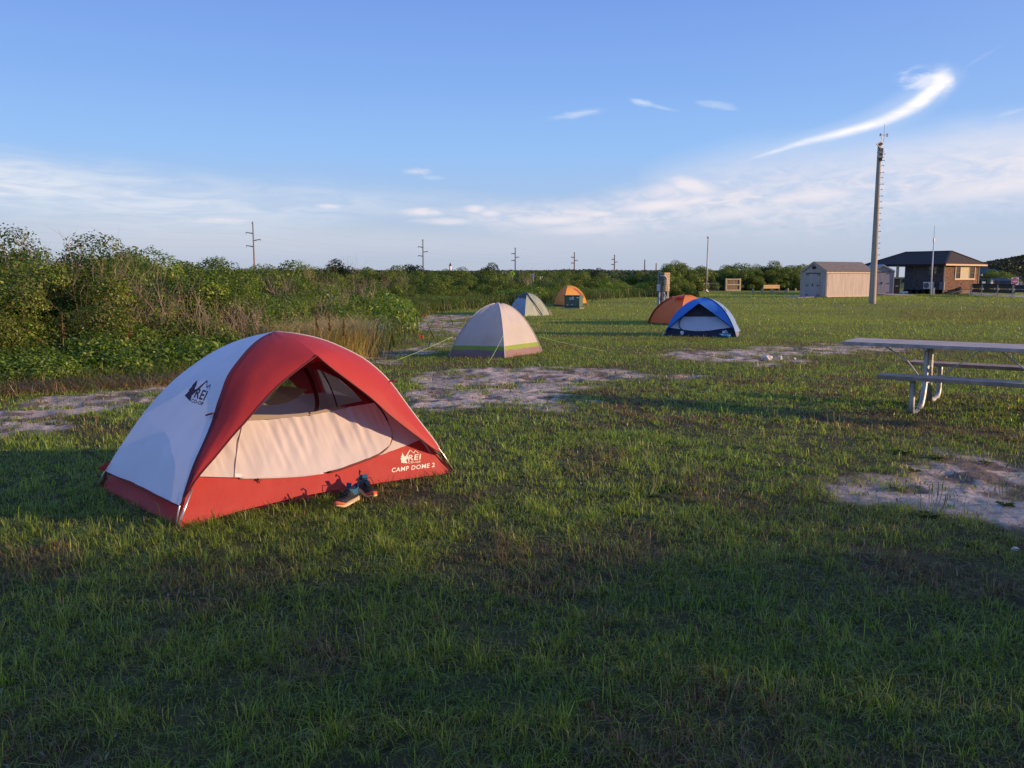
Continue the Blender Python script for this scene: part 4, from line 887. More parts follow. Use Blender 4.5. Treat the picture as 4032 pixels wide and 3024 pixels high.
def pedestal():
    Y = G(2612, 1262)[1]; z0 = gz(0, Y)
    def q(px, py, dy=0): return P(px, py, Y + dy)
    x = lambda px: P(px, 1090, Y)[0]
    root = thing('electrical_pedestal', (x(2614), Y, z0), 'wooden utility post with nailed plank board, grey conduits and a small meter box', 'utility post')
    mm = lambda a, b: (x(b) - x(a)); zt = lambda py: P(2612, py, Y)[2]
    gp = mat('green_treated_post', (.17, .18, .13), rough=.85, var=.25, vs=5, bump=.3)
    MB().box([x(2604), Y + .05, (zt(1076) + z0) / 2], [mm(2599, 2611), .13, zt(1076) - z0 + .1]).build('post', gp, root, bevel=.006)
    MB().box([x(2597), Y + .12, (zt(1074) + z0) / 2], [mm(2594, 2600), .12, zt(1074) - z0 + .1]).build('post', mat('shade_blue_post', (.26, .29, .33), rough=.8, var=.2, vs=5), root, bevel=.004)  # bluish shade of the post's side is put into its colour
    for a, b_ in ((2609, 2613), (2632.5, 2635.5)): MB().box([x((a + b_) / 2), Y + .0, (zt(1140) + z0) / 2], [mm(a, b_), .09, zt(1140) - z0 + .1]).build('post', WOODY if a > 2620 else mat('pale_post', (.52, .45, .34), rough=.8, var=.2), root)
    n = 8; zz = np.linspace(zt(1147), zt(1073), n + 1)
    for i in range(n): MB().box([x(2625) + (.004 if i % 2 else -.003), Y - .07, (zz[i] + zz[i + 1]) / 2], [mm(2612, 2638), .035, zz[i + 1] - zz[i] - .008], rz=.42).build('board', mat('nailed_boards', (.52, .40, .25), rough=.85, var=.25, vs=4, stretch=(.3, 1, 3), bump=.3), root)
    bx = mat('grey_meter_box', (.52, .54, .58), rough=.5, var=.08)
    MB().box([x(2594), Y - .02, (zt(1120) + zt(1146)) / 2], [mm(2588, 2600), .16, zt(1120) - zt(1146)]).build('meter_box', bx, root, bevel=.01)
    cd = mat('grey_conduit', (.48, .50, .52), rough=.5, var=.1)
    MB().tube([q(2597, 1146, -.05), V3(x(2596), Y - .05, z0)], .028, 8).build('conduit', cd, root, smooth=True)
    MB().tube(smoothline([q(2600, 1087, -.09), q(2610, 1086, -.12), q(2619, 1088, -.14), q(2625, 1096, -.14), q(2627, 1110, -.14), q(2628, 1140, -.14), V3(x(2631), Y - .12, z0)], 24), .026, 8).build('conduit', cd, root, smooth=True)
    MB().tube(smoothline([q(2613, 1150, -.02), q(2617, 1160, -.05), q(2622, 1168, -.08), q(2627, 1180, -.08)], 14), .022, 8).build('conduit', cd, root, smooth=True)
    MB().tube([q(2616, 1148, -.02), V3(x(2616), Y - .02, z0)], .022, 8).build('conduit', cd, root, smooth=True)
def cabinet():
    g = G(2262, 1217); Y = g[1]; z0 = g[2]; x = lambda px: P(px, 1090, Y)[0]; zt = P(2262, 1163, Y)[2]
    rz = -R(18); root = thing('utility_cabinet', (x(2260), Y + .4, z0), 'dark green metal utility cabinet with stickers standing on the lawn', 'cabinet')
    H = zt - z0; Wd = (x(2282) - x(2223)) / math.cos(rz); D = .80; e = V3(math.cos(rz), math.sin(rz), 0); f = V3(-math.sin(rz), math.cos(rz), 0); o = V3(x(2223), Y + .1, z0)
    gm = mat('cabinet_green', (.085, .13, .095), rough=.45, var=.12, vs=5, bump=.05)
    c = o + e * Wd / 2 + f * D / 2
    MB().box(c + V3(0, 0, H * .48), [Wd, D, H * .90], rz=rz).build('body', gm, root, bevel=.015)
    MB().box(c + V3(0, 0, H * .97), [Wd + .05, D + .06, H * .07], rz=rz).build('lid', gm, root, bevel=.012)
    MB().box(c + V3(0, 0, .02), [Wd + .12, D + .12, .05], rz=rz).build('concrete_pad', mat('concrete', (.36, .34, .31), rough=.9, var=.2), root)
    MB().box(o + e * Wd * .5 - f * .006 + V3(0, 0, H * .17), [Wd, .012, .015], rz=rz).build('door_seam', BLACK, root)
    st = mat('sticker_white', (.62, .64, .66), rough=.5, var=.25, vs=40); rd = mat('sticker_red', (.50, .08, .10), rough=.5, var=.1)
    for (u, v, w, h, m) in ((.42, .82, .15, .10, st), (.42, .86, .12, .035, rd), (.57, .80, .12, .24, st), (.42, .70, .14, .06, st), (.88, .84, .15, .08, st), (.89, .75, .05, .04, st), (.21, .30, .12, .045, st), (.50, .31, .12, .045, st)):
        MB().box(o + e * Wd * u - f * (.008 if m is st else .011) + V3(0, 0, H * v), [Wd * w, .006, H * h], rz=rz).build('warning_sticker', m, root)
    MB().box(o + e * (Wd + .006) + f * D * .2 + V3(0, 0, H * .2), [.012, .06, .07], rz=rz).build('latch', mat('rust_latch', (.2, .08, .04), rough=.8), root)
    FOOT.append(np.array([(o - f * .05)[:2], (o + e * Wd)[:2], (o + e * Wd + f * D)[:2], (o + f * D)[:2]]))
def frame(px, py, Y, rz):
    o = P(px, py, Y); o[2] = gz(o[0], o[1]); return o, V3(math.cos(rz), math.sin(rz), 0), V3(-math.sin(rz), math.cos(rz), 0)
def screens():
    Y = 100
    def sp(px0, px1, pyt, pyb, label, nm, planks=True, rz=.32, dark=0):
        o = P(px0, pyb, Y); z0 = gz(o[0], Y); H = P(px0, pyt, Y)[2] - P(px0, pyb, Y)[2]; Wd = (P(px1, 1100, Y)[0] - o[0]) / math.cos(rz); e = V3(math.cos(rz), math.sin(rz), 0); f = V3(-math.sin(rz), math.cos(rz), 0); o[2] = z0
        root = thing(nm, o + e * Wd / 2, label, 'fence panel', 'wooden screen panels at the far edge of the lawn')
        wy = mat('screen_frame_wood', (.42, .34, .22), rough=.85, var=.2, vs=3, bump=.2); wb = mat('screen_slats', (.24, .17, .12), rough=.9, var=.6, vs=4, stretch=(4, 4, .1), bump=.3)
        for s in (0, 1): MB().box(o + e * Wd * s + V3(0, 0, H / 2), [.20, .20, H + .04], rz=rz).build('post', wy, root)
        for v in (.06, .50, .94): MB().box(o + e * Wd / 2 - f * .08 + V3(0, 0, H * v), [Wd, .06, .14], rz=rz).build('rail', wy, root)
        n = int(Wd / .16); rs = random.Random(int(px0)); b = MB()
        for i in range(n): b.box(o + e * Wd * (i + .5) / n + V3(0, 0, H * .48), [Wd / n * .86, .03, H * (.88 + .05 * rs.random())], rz=rz + .02 * rs.random())
        b.build('slats', wb, root); return root
    sp(2858, 2919, 1094, 1143, 'tall wooden slat screen with three rails at the far side of the lawn', 'slat_screen')
    sp(2770, 2832, 1111, 1142, 'lower wooden slat screen behind the flagpole', 'slat_screen')
    sp(2686, 2741, 1126, 1142, 'low wooden rail screen under a sunlit board, far edge of the lawn', 'slat_screen')
    Yb = 98
    o = P(2703, 1126, Yb); root = thing('board', o, 'small bright pine board standing above the low wooden rail screen', 'sign board')
    a, b = P(2703, 1122, Yb), P(2734, 1122, Yb); MB().beam(a, b, .08, .30).build('panel', WOODY, root); MB().beam(V3(a[0] + .2, Yb + .1, a[2]), V3(a[0] + .2, Yb + .1, gz(a[0], Yb)), .1, .1).build('post', WOODG, root); MB().beam(V3(b[0] - .2, Yb + .1, a[2]), V3(b[0] - .2, Yb + .1, gz(a[0], Yb)), .1, .1).build('post', WOODG, root)
    Yb = 92; a, b = P(3006, 1129, Yb), P(3077, 1129, Yb); rz = R(30)
    root = thing('barrier', ((a[0] + b[0]) / 2, Yb, gz(a[0], Yb)), 'wide bright pine plank barrier on short posts at the lawn edge', 'barrier')
    bb = b.copy(); bb[1] += (b[0] - a[0]) * .35
    for i in range(2): MB().beam(a + V3(0, 0, -.10 + .2 * i), bb + V3(0, 0, -.10 + .2 * i), .06, .19).build('plank', WOODY, root)
    for t in (.01, .5, .99):
        p = a * (1 - t) + bb * t + V3(0, .1, 0); MB().beam(V3(p[0], p[1], gz(p[0], p[1]) - .1), p + V3(0, 0, .1), .14, .14, up=(0, 1, 0)).build('post', WOODG, root)
    lab = ['short wooden bollard left of the bright plank barrier', 'short wooden bollard at the left end of the bright plank barrier', 'short bollard in front of the bright plank barrier', 'short bollard nearest the big shed, in the row behind the lawn', 'thin bollard farthest back between barrier and shed', 'short wooden bollard tight beside the big shed wall']
    for (px, pt, pb, Yq, l) in ((2965, 1129, 1145, 90, lab[0]), (3000, 1128, 1145, 88, lab[1]), (3042, 1129, 1146, 86, lab[2]), (3094, 1130, 1146, 86, lab[3]), (3102, 1129, 1141, 100, lab[4]), (3132, 1129, 1142, 98, lab[5])):
        p = P(px, pb, Yq); z = gz(p[0], Yq); h = (pb - pt) * Yq / F; s = MB(); s.lathe(V3(p[0], Yq, z - .1), [(.11, 0), (.11, h), (.09, h + .06), (0.02, h + .08)], 8); tag(s.build('bollard', mat('bollard_wood', (.40, .35, .26), rough=.85, var=.2, vs=6)), l, 'bollard', 'short wooden bollards along the far lawn edge')
    # flagpole
    Yf = 96; p = P(2780, 1141, Yf); t = P(2788, 940, Yf); p[2] = gz(p[0], Yf)
    root = thing('flagpole', p, 'tall bare grey flagpole at the far edge of the lawn', 'flagpole')
    MB().tube([p - V3(0, 0, .2), t], [.085, .05], 10).build('pole', mat('dull_flagpole', (.34, .33, .32), rough=.6, metal=.2), root, smooth=True); MB().lathe(t, [(.02, 0), (.11, .06), (.14, .14), (.1, .22), (.02, .26)], 10).build('finial', GALV, root, smooth=True); MB().lathe(p, [(.3, -.05), (.3, .05), (.15, .12), (.13, .2)], 10).build('base_collar', GALV, root); MB().tube([p + V3(.16, 0, 1.2), t + V3(.1, 0, 0)], .012, 4).build('halyard', GALV, root)
def shed(nm, label, K, e, f, Wg, Lg, Hw, Hr, wall, roof, trim, door, side='left', vent=True, rootz=None):
    """K: near corner on the ground; e: gable direction (away from K); f: long-side direction"""
    c = K + e * Wg / 2 + f * Lg / 2; root = thing(nm, c, label, 'shed'); z = V3(0, 0, 1); b0 = .08
    A = [K, K + e * Wg, K + e * Wg + f * Lg, K + f * Lg]
    def gab(o, th, s):
        MB().prism([(0, b0), (Wg, b0), (Wg, Hw), (Wg / 2, Hr - .04), (0, Hw)], o, e, z, f * s, th).build('gable_wall', wall, root)
    gab(K, .06, 1); gab(K + f * Lg, .06, -1)
    for o in (K, K + e * (Wg - .05)): MB().prism([(.06, b0), (Lg - .06, b0), (Lg - .06, Hw), (.06, Hw)], o, f, z, e, .05).build('side_wall', wall, root)
    ov = .10
    for s in (0, 1):
        lo = V3(0, 0, Hw) + (e * -ov if s == 0 else e * (Wg + ov)); lo[2] -= ov * (Hr - Hw) / (Wg / 2); hi = e * Wg / 2 + V3(0, 0, Hr)
        p = [K + lo - f * ov, K + hi - f * ov, K + hi + f * (Lg + ov), K + lo + f * (Lg + ov)]; nrm = np.cross(p[1] - p[0], p[3] - p[0]); nrm /= np.linalg.norm(nrm); nrm *= np.sign(nrm[2])
        MB().add(p + [q + nrm * .05 for q in p], [(0, 1, 2, 3), (7, 6, 5, 4), (0, 4, 5, 1), (1, 5, 6, 2), (2, 6, 7, 3), (3, 7, 4, 0)]).build('roof_slope', roof, root)
        MB().beam(p[0] - nrm * .07 + f * .02, p[3] - nrm * .07 - f * .02, .03, .10).build('eave_board', trim, root)
        MB().beam(p[0] - nrm * .04, p[1] - nrm * .04, .03, .09).build('barge_board', trim, root)
    for o in (K - e * .01 - f * .01, K + e * (Wg + .01) - f * .01, K + f * (Lg + .01) - e * .01): MB().beam(o + z * b0, o + z * (Hw - .03), .10, .10, up=(0, 1, 0)).build('corner_trim', trim, root)
    MB().beam(K - e * .03 + f * .1 + z * .1, K - e * .03 + f * (Lg - .1) + z * .1, .03, .08).build('skirt_board', trim, root)
    # double door on the near gable
    dw, dh, dx = door
    dc = K + e * dx - f * .02
    for s in (0, 1):
        d = MB(); n = 4
        for i in range(n): d.box(dc + e * (dw / 2 * s + dw / 2 * (i + .5) / n) + z * (b0 + dh / 2) - f * .012, [dw / 2 / n * .96, .03, dh], rz=math.atan2(e[1], e[0]))
        dd = d.build('door', wall, root)
        for v in (.08, .5, .95):
            h = MB(); hx = 0 if s == 0 else dw
            h.box(dc + e * (hx + (.10 if s == 0 else -.10)) + z * (b0 + dh * v) - f * .04, [.24, .02, .05], rz=math.atan2(e[1], e[0])); h.build('hinge', BLACK, dd)
    MB().box(dc + e * (dw / 2 + .02) + z * (b0 + dh * .52) - f * .045, [.06, .03, .2], rz=math.atan2(e[1], e[0])).build('latch', BLACK, root)
    MB().box(dc + e * dw / 2 + z * (b0 + dh + .04) - f * .015, [dw + .1, .05, .06], rz=math.atan2(e[1], e[0])).build('lintel', BLACK, root)
    if vent:
        MB().box(K + e * Wg / 2 + z * (Hr - .42) - f * .02, [.30, .04, .20], rz=math.atan2(e[1], e[0])).build('vent', BLACK, root)
    FOOT.append(np.array([a[:2] for a in A])); return root
def buildings():
    SW = mat('shed_boards', (.47, .40, .345), rough=.85, var=.22, vs=3, stretch=(5, 5, .25), bump=.5, bs=26)
    ST = mat('shed_trim', (.56, .44, .34), rough=.8, var=.15, vs=8); SR = mat('shed_shingles', (.17, .15, .135), rough=.95, var=.35, vs=9, bump=.5, bs=50)
    a = R(60); K = P(3251, 1171, 64); K[2] = gz(K[0], K[1]) - .02
    e = V3(-math.cos(a), math.sin(a), 0); f = V3(math.sin(a), math.cos(a), 0)
    Hw = (1171 - 1066) * 64 / F; Hr = Hw + .68
    Wg = 2.35; Lg = 5.3
    # fit lengths to where the far corners show
    def fit(dirv, px):
        for t in np.linspace(.5, 16, 3000):
            q = K + dirv * t; 
            if (dirv[0] > 0 and CX + F * q[0] / q[1] * CP >= px) or (dirv[0] < 0 and CX + F * q[0] / q[1] * CP <= px): return t
    Wg = fit(e, 3138); Lg = fit(f, 3414); print('shed', K, Wg, Lg, Hw)
    shed('storage_shed', 'large pale wooden storage shed with double doors and brown shingle roof', K, e, f, Wg, Lg, Hw, Hr, SW, SR, ST, (Wg * .52, Hw * .86, Wg * .26))
    dc = K + e * Wg * .5
    rm = [dc - e * Wg * .34 + V3(0, 0, .16), dc + e * Wg * .34 + V3(0, 0, .16), dc + e * Wg * .6 - f * 2.4, dc - e * Wg * .25 - f * 2.4]
    for q in rm[2:]: q[2] = gz(q[0], q[1]) + .03
    for q in rm[:2]: q[2] = K[2] + .14
    rw = mat('ramp_boards', (.24, .24, .26), rough=.8, var=.2, vs=6, stretch=(4, .4, 1))
    tag(MB().add(rm + [q - V3(0, 0, .07) for q in rm], [(0, 1, 2, 3), (7, 6, 5, 4), (0, 4, 5, 1), (1, 5, 6, 2), (2, 6, 7, 3), (3, 7, 4, 0)]).build('ramp', rw), 'grey plank ramp at the double doors of the large pale shed', 'ramp')
    # second shed
    a2 = R(12); K2 = P(3514, 1160, 76); K2[2] = gz(K2[0], K2[1]); e2 = V3(-math.cos(a2), -math.sin(a2) * .2, 0); e2 /= np.linalg.norm(e2); f2 = V3(.08, .99, 0); f2 /= np.linalg.norm(f2)
    GW = mat('grey_shed_boards', (.30, .28, .30), rough=.85, var=.2, vs=3, stretch=(5, 5, .25), bump=.4); BR = mat('sky_tint_roof_metal', (.20, .28, .38), rough=.5, var=.1, vs=4)  # roof blue is sky reflection put into the metal's colour
    shed('storage_shed', 'smaller grey storage shed with sky-tinted metal roof behind the concrete mast', K2, e2, f2, 2.05, 3.2, 2.2, 2.72, GW, BR, GW, (1.3, 1.95, .38), vent=False)
    o = K2 + e2 * 1.0; rm = [o - e2 * .8 + V3(0, -.05, .16), o + e2 * .8 + V3(0, -.05, .16), o - V3(-.4, 2.4, 0), o - V3(-2.6, 2.4, 0)]
    for q in rm[2:]: q[2] = gz(q[0], q[1]) + .04
    tag(MB().add(rm + [q - V3(0, 0, .07) for q in rm], [(0, 1, 2, 3), (7, 6, 5, 4), (0, 4, 5, 1), (1, 5, 6, 2), (2, 6, 7, 3), (3, 7, 4, 0)]).build('ramp', mat('pink_ramp_boards', (.42, .33, .30), rough=.8, var=.2, vs=6)), 'pale pinkish plank ramp in front of the smaller grey shed', 'ramp')
    house()
def house():
    Yh = 80; a = R(53); K = P(3713, 1160, Yh); K[2] = gz(K[0], K[1]); e = V3(-math.cos(a), math.sin(a), 0); f = V3(math.sin(a), math.cos(a), 0); z = V3(0, 0, 1)
    def hit(o, d, px):
        for t in np.linspace(.1, 25, 4000):
            q = o + d * t; u = CX + F * q[0] / q[1] * CP
            if (d[0] > 0 and u >= px) or (d[0] < 0 and u <= px): return t
        return 10
    Lw = hit(K, e, 3537); Rw = hit(K, f, 3822); Hw = P(3713, 1044, Yh)[2] - K[2]; fl = .42
    root = thing('ranger_house', K + e * Lw / 2 + f * Rw / 2, 'low shingled house with dark hip roof, carport and large corner window', 'house')
    SH = mat('wall_shingles', (.13, .068, .046), rough=.9, var=.75, vs=5, stretch=(1, 1, 1.6), bump=.6, bs=18); TR = mat('house_trim', (.56, .40, .24), rough=.7, var=.1, vs=8); RF = mat('dark_asphalt_shingles', (.044, .037, .035), rough=.95, var=.3, vs=8, bump=.5, bs=40); DS = mat('shaded_shingles', (.085, .075, .075), rough=.9, var=.5, vs=5, stretch=(1, 1, 2), bump=.6, bs=18)  # second shingle tone has the shaded walls' darkness put into its colour
    GL = mat('window_glass', (.05, .055, .05), rough=.08, spec=.8, var=.3, vs=1.5); BLD = mat('window_blind', (.34, .32, .20), rough=.5, var=.12, vs=3)
    # walls (real openings are boxes set into trim)
    MB().prism([(0, fl), (Lw, fl), (Lw, Hw), (0, Hw)], K, e, z, f, .15).build('wall', DS, root)
    MB().prism([(.15, fl), (Rw, fl), (Rw, Hw), (.15, Hw)], K, f, z, e, .15).build('wall', SH, root)
    MB().prism([(.15, fl), (Rw, fl), (Rw, Hw), (.15, Hw)], K + e * (Lw - .15), f, z, e, .15).build('wall', DS, root)
    MB().prism([(.15, fl), (Lw - .15, fl), (Lw - .15, Hw), (.15, Hw)], K + f * (Rw - .15), e, z, f, .15).build('wall', DS, root)
    # crawl space
    for i in range(7):
        t = i / 6; MB().box(K + e * (Lw * t * .96 + .1) + f * .25 + z * .2, [.35, .3, .42], rz=-a).build('pier', BLACK, root)
    lt = mat('lattice_strip', (.42, .34, .25), rough=.8, var=.2); b = MB(); n = 26
    for i in range(n):
        t0 = Rw * i / n; 
        for s in (-1, 1): b.beam(K + f * (t0 + .0) + z * (.05 if s > 0 else .38) - e * .02, K + f * (t0 + .28) + z * (.38 if s > 0 else .05) - e * (.02 + .01 * s), .012, .03)
    b.build('lattice', lt, root); MB().prism([(0, 0), (Rw, 0), (Rw, fl), (0, fl)], K + e * .12, f, z, e, .03).build('skirt', BLACK, root)
    MB().prism([(0, 0.0), (Lw, 0.0), (Lw, fl), (0, fl)], K + f * .5, e, z, f, .03).build('skirt', BLACK, root)
    for o_, d_ in ((K - e * .03 - f * .03, z), (K + f * Rw - e * .03, z)): MB().beam(o_ + z * .1, o_ + z * Hw, .12, .12, up=(0, 1, 0)).build('corner_trim', TR, root)
    # roof
    ov = .75; KE = K - e * .45 - f * ov; LEt = hit(KE + z * Hw, e, 3379); RDt = Rw + ov + .8
    p0 = KE + z * Hw; p1 = KE + e * LEt + z * Hw; p2 = p1 + f * RDt; p3 = p0 + f * RDt; rh = (1044 - 992) * (Yh + 2) / F
    r0 = p0 + e * RDt / 2 + f * RDt / 2 + z * rh; r1 = p1 - e * RDt / 2 + f * RDt / 2 + z * rh
    # place ridge ends where they show
    mid = f * RDt / 2 + z * rh
    t0 = hit(p0 + mid, e, 3711); t1 = hit(p0 + mid, e, 3538); r0 = p0 + mid + e * t0; r1 = p0 + mid + e * t1
    fc = [(p0, p1, r1, r0), (p3, p0, r0), (p2, p3, r0, r1), (p1, p2, r1)]
    for q in fc: MB().add([np.array(v) + z * .12 for v in q], [tuple(range(len(q)))]).build('roof_slope', RF, root)
    MB().add([p0, p1, p2, p3], [(0, 1, 2, 3)]).build('soffit', BLACK, root)
    for q, w, m in ((p0, p1, BLACK), (p3, p0, TR), (p1, p2, BLACK)): MB().beam(q + z * .04, w + z * .04, .05, .16).build('fascia', m, root)
    for q, w in ((r0, r1), (p0, r0), (p1, r1), (p3, r0)): MB().beam(q + z * .14, w + z * .14, .22, .05).build('ridge_cap', mat('ridge_shingle', (.075, .062, .055), rough=.9, var=.3, vs=6), root)
    # carport post + dark bin
    cp = P(3529, 1158, Yh + 3); cp[2] = gz(cp[0], cp[1]); MB().beam(cp, cp + z * (Hw + .1), .2, .2, up=(0, 1, 0)).build('carport_post', TR, root)
    MB().beam(p1 + f * .4 - e * .4, p1 * 0 + V3(*(p1 + f * .4 - e * .4)[:2], K[2]), .18, .18, up=(0, 1, 0)).build('carport_post', BLACK, root)
    # windows
    def window(o, d, n_, w, h, zc, cols, nm='window', frame_m=TR):
        c = o + z * zc; m = MB(); wd = np.array(d)
        for q, ww, hh in ((c + z * (h / 2), w + .14, .1), (c - z * (h / 2), w + .2, .14)): m.box(q + n_ * .04, [ww, .08, hh], ax=np.array([wd, -n_, z]))
        m.box(c - wd * w / 2 + n_ * .04, [.12, .078, h - .1], ax=np.array([wd, -n_, z])); m.box(c + wd * w / 2 + n_ * .04, [.12, .078, h - .1], ax=np.array([wd, -n_, z])); fr = m.build(nm, frame_m, root)
        for (u0, u1, mt) in cols:
            pc = c + wd * (u0 + u1) / 2 * w + n_ * .015; MB().box(pc, [(u1 - u0) * w, .03, h - .12], ax=np.array([wd, -n_, z])).build('pane', mt, fr)
            if mt is GL: MB().box(pc + n_ * .03, [(u1 - u0) * w, .03, .05], ax=np.array([wd, -n_, z])).build('sash_bar', BLACK, fr)
            for u in (u0, u1): MB().box(c + wd * u * w + n_ * .035, [.07, .05, h - .12], ax=np.array([wd, -n_, z])).build('mullion', TR if mt is BLD else BLACK, fr)
        return fr
    nR = -e; nL = -f
    t0, t1 = hit(K, f, 3731), hit(K, f, 3806); zc = (P(3760, 1074, Yh + 1.5)[2] - K[2]); hh = (1100 - 1050) * Yh / F
    window(K + f * (t0 + t1) / 2, f, nR, t1 - t0, hh, zc, [(-.5, -.26, GL), (-.24, .22, BLD), (.26, .5, GL)])
    s0, s1 = hit(K, e, 3668), hit(K, e, 3627); fr = window(K + e * (s0 + s1) / 2, e, nL, s1 - s0, .85, P(3648, 1065, Yh)[2] - K[2], [(-.5, 0, GL), (0.02, .5, GL)], frame_m=DS)
    # ochre curtain panel on the left-wall window
    MB().box(K + e * (s0 + (s1 - s0) * .3) + z * (P(3648, 1067, Yh)[2] - K[2]) + nL * .035, [.2, .01, .5], ax=np.array([e, -nL, z])).build('curtain', mat('ochre_curtain', (.45, .33, .16), rough=.8, var=.3), fr)
    # wall unit and boxes
    s = hit(K, e, 3640); ac = K + e * s + nL * .35 + z * (P(3640, 1124, Yh)[2] - K[2])
    au = MB().box(ac, [.88, .35, .66], ax=np.array([e, -nL, z])).build('air_conditioner', mat('white_enamel', (.62, .64, .66), rough=.4, var=.05), root, bevel=.02)
    MB().lathe(ac + nL * .18 + e * .14, [(.02, 0), (.24, .0), (.26, .02), (.2, .03)], 20, ax=np.array([e, z, nL])).build('fan_grille', mat('dark_grille', (.12, .12, .13), rough=.6, var=.2, vs=30), au)
    MB().beam(ac - z * .38 - e * .4, ac - z * .38 + e * .4, .3, .05).build('bracket', BLACK, root)
    s = hit(K, e, 3698); MB().box(K + e * s + nL * .1 + z * (P(3698, 1125, Yh)[2] - K[2]), [.45, .2, .75], ax=np.array([e, -nL, z])).build('electric_panel', mat('slate_panel', (.13, .14, .16), rough=.6, var=.2), root)
    s = hit(K, e, 3679); MB().box(K + e * s + nL * .08 + z * (P(3679, 1117, Yh)[2] - K[2]), [.25, .16, .5], ax=np.array([e, -nL, z])).build('breaker_box', BLACK, root)
    FOOT.append(np.array([(K)[:2], (K + e * Lw)[:2], (K + e * Lw + f * Rw)[:2], (K + f * Rw)[:2]]))
    # free-standing things by the house
    p = P(3673, 1163, Yh - 2); p[2] = gz(p[0], p[1]); c = thing('meter_cabinet', p, 'small pale grey utility box on the ground beside the radio mast', 'utility box')
    MB().box(p + z * .3, [.2, .25, .62]).build('body', mat('pale_box', (.42, .43, .44), rough=.6, var=.1), c, bevel=.02); MB().box(p + z * .63, [.24, .29, .04]).build('cap', mat('pale_box', ()), c)
    p = P(3664, 1164, Yh - 2.5); t = P(3677, 945, Yh - 2.5); t2 = P(3680, 888, Yh - 2.5); p[2] = gz(p[0], p[1])
    r = thing('radio_mast', p, 'thin white radio antenna mast in front of the shingled house', 'antenna mast')
    MB().tube([p - z * .2, t], [.075, .045], 8).build('mast_tube', mat('white_mast', (.62, .60, .57), rough=.5, var=.05), r, smooth=True); MB().tube([t - z * .15, t + z * .15], .07, 8).build('coupling', GALV, r); MB().tube([t, t2], [.025, .015], 6).build('whip', GALV, r)
    MB().beam(t * .25 + p * .75, t * .25 + p * .75 + V3(0, 1.6, 0), .06, .06).build('wall_bracket', BLACK, r)
    p = P(3523, 1158, Yh + .5); p[2] = gz(p[0], p[1]); b = thing('waste_bin', p, 'tall black wheeled bin under the carport roof edge', 'bin'); MB().box(p + z * .72, [.62, .7, 1.35]).build('body', BLACK, b, bevel=.03); MB().box(p + z * 1.44, [.68, .78, .10]).build('lid', BLACK, b, bevel=.03); MB().box(p + z * .8 - V3(0, .36, 0), [.25, .01, .04]).build('label_plate', mat('white_paper', (.72, .72, .76)), b)
    p = P(3560, 1152, Yh + 2); p[2] = gz(p[0], p[1]) ; tag(MB().box(p + z * .18, [.62, .4, .22]).build('white_tub', mat('white_paper', ()), bevel=.02), 'white plastic tub under the raised house floor', 'tub')
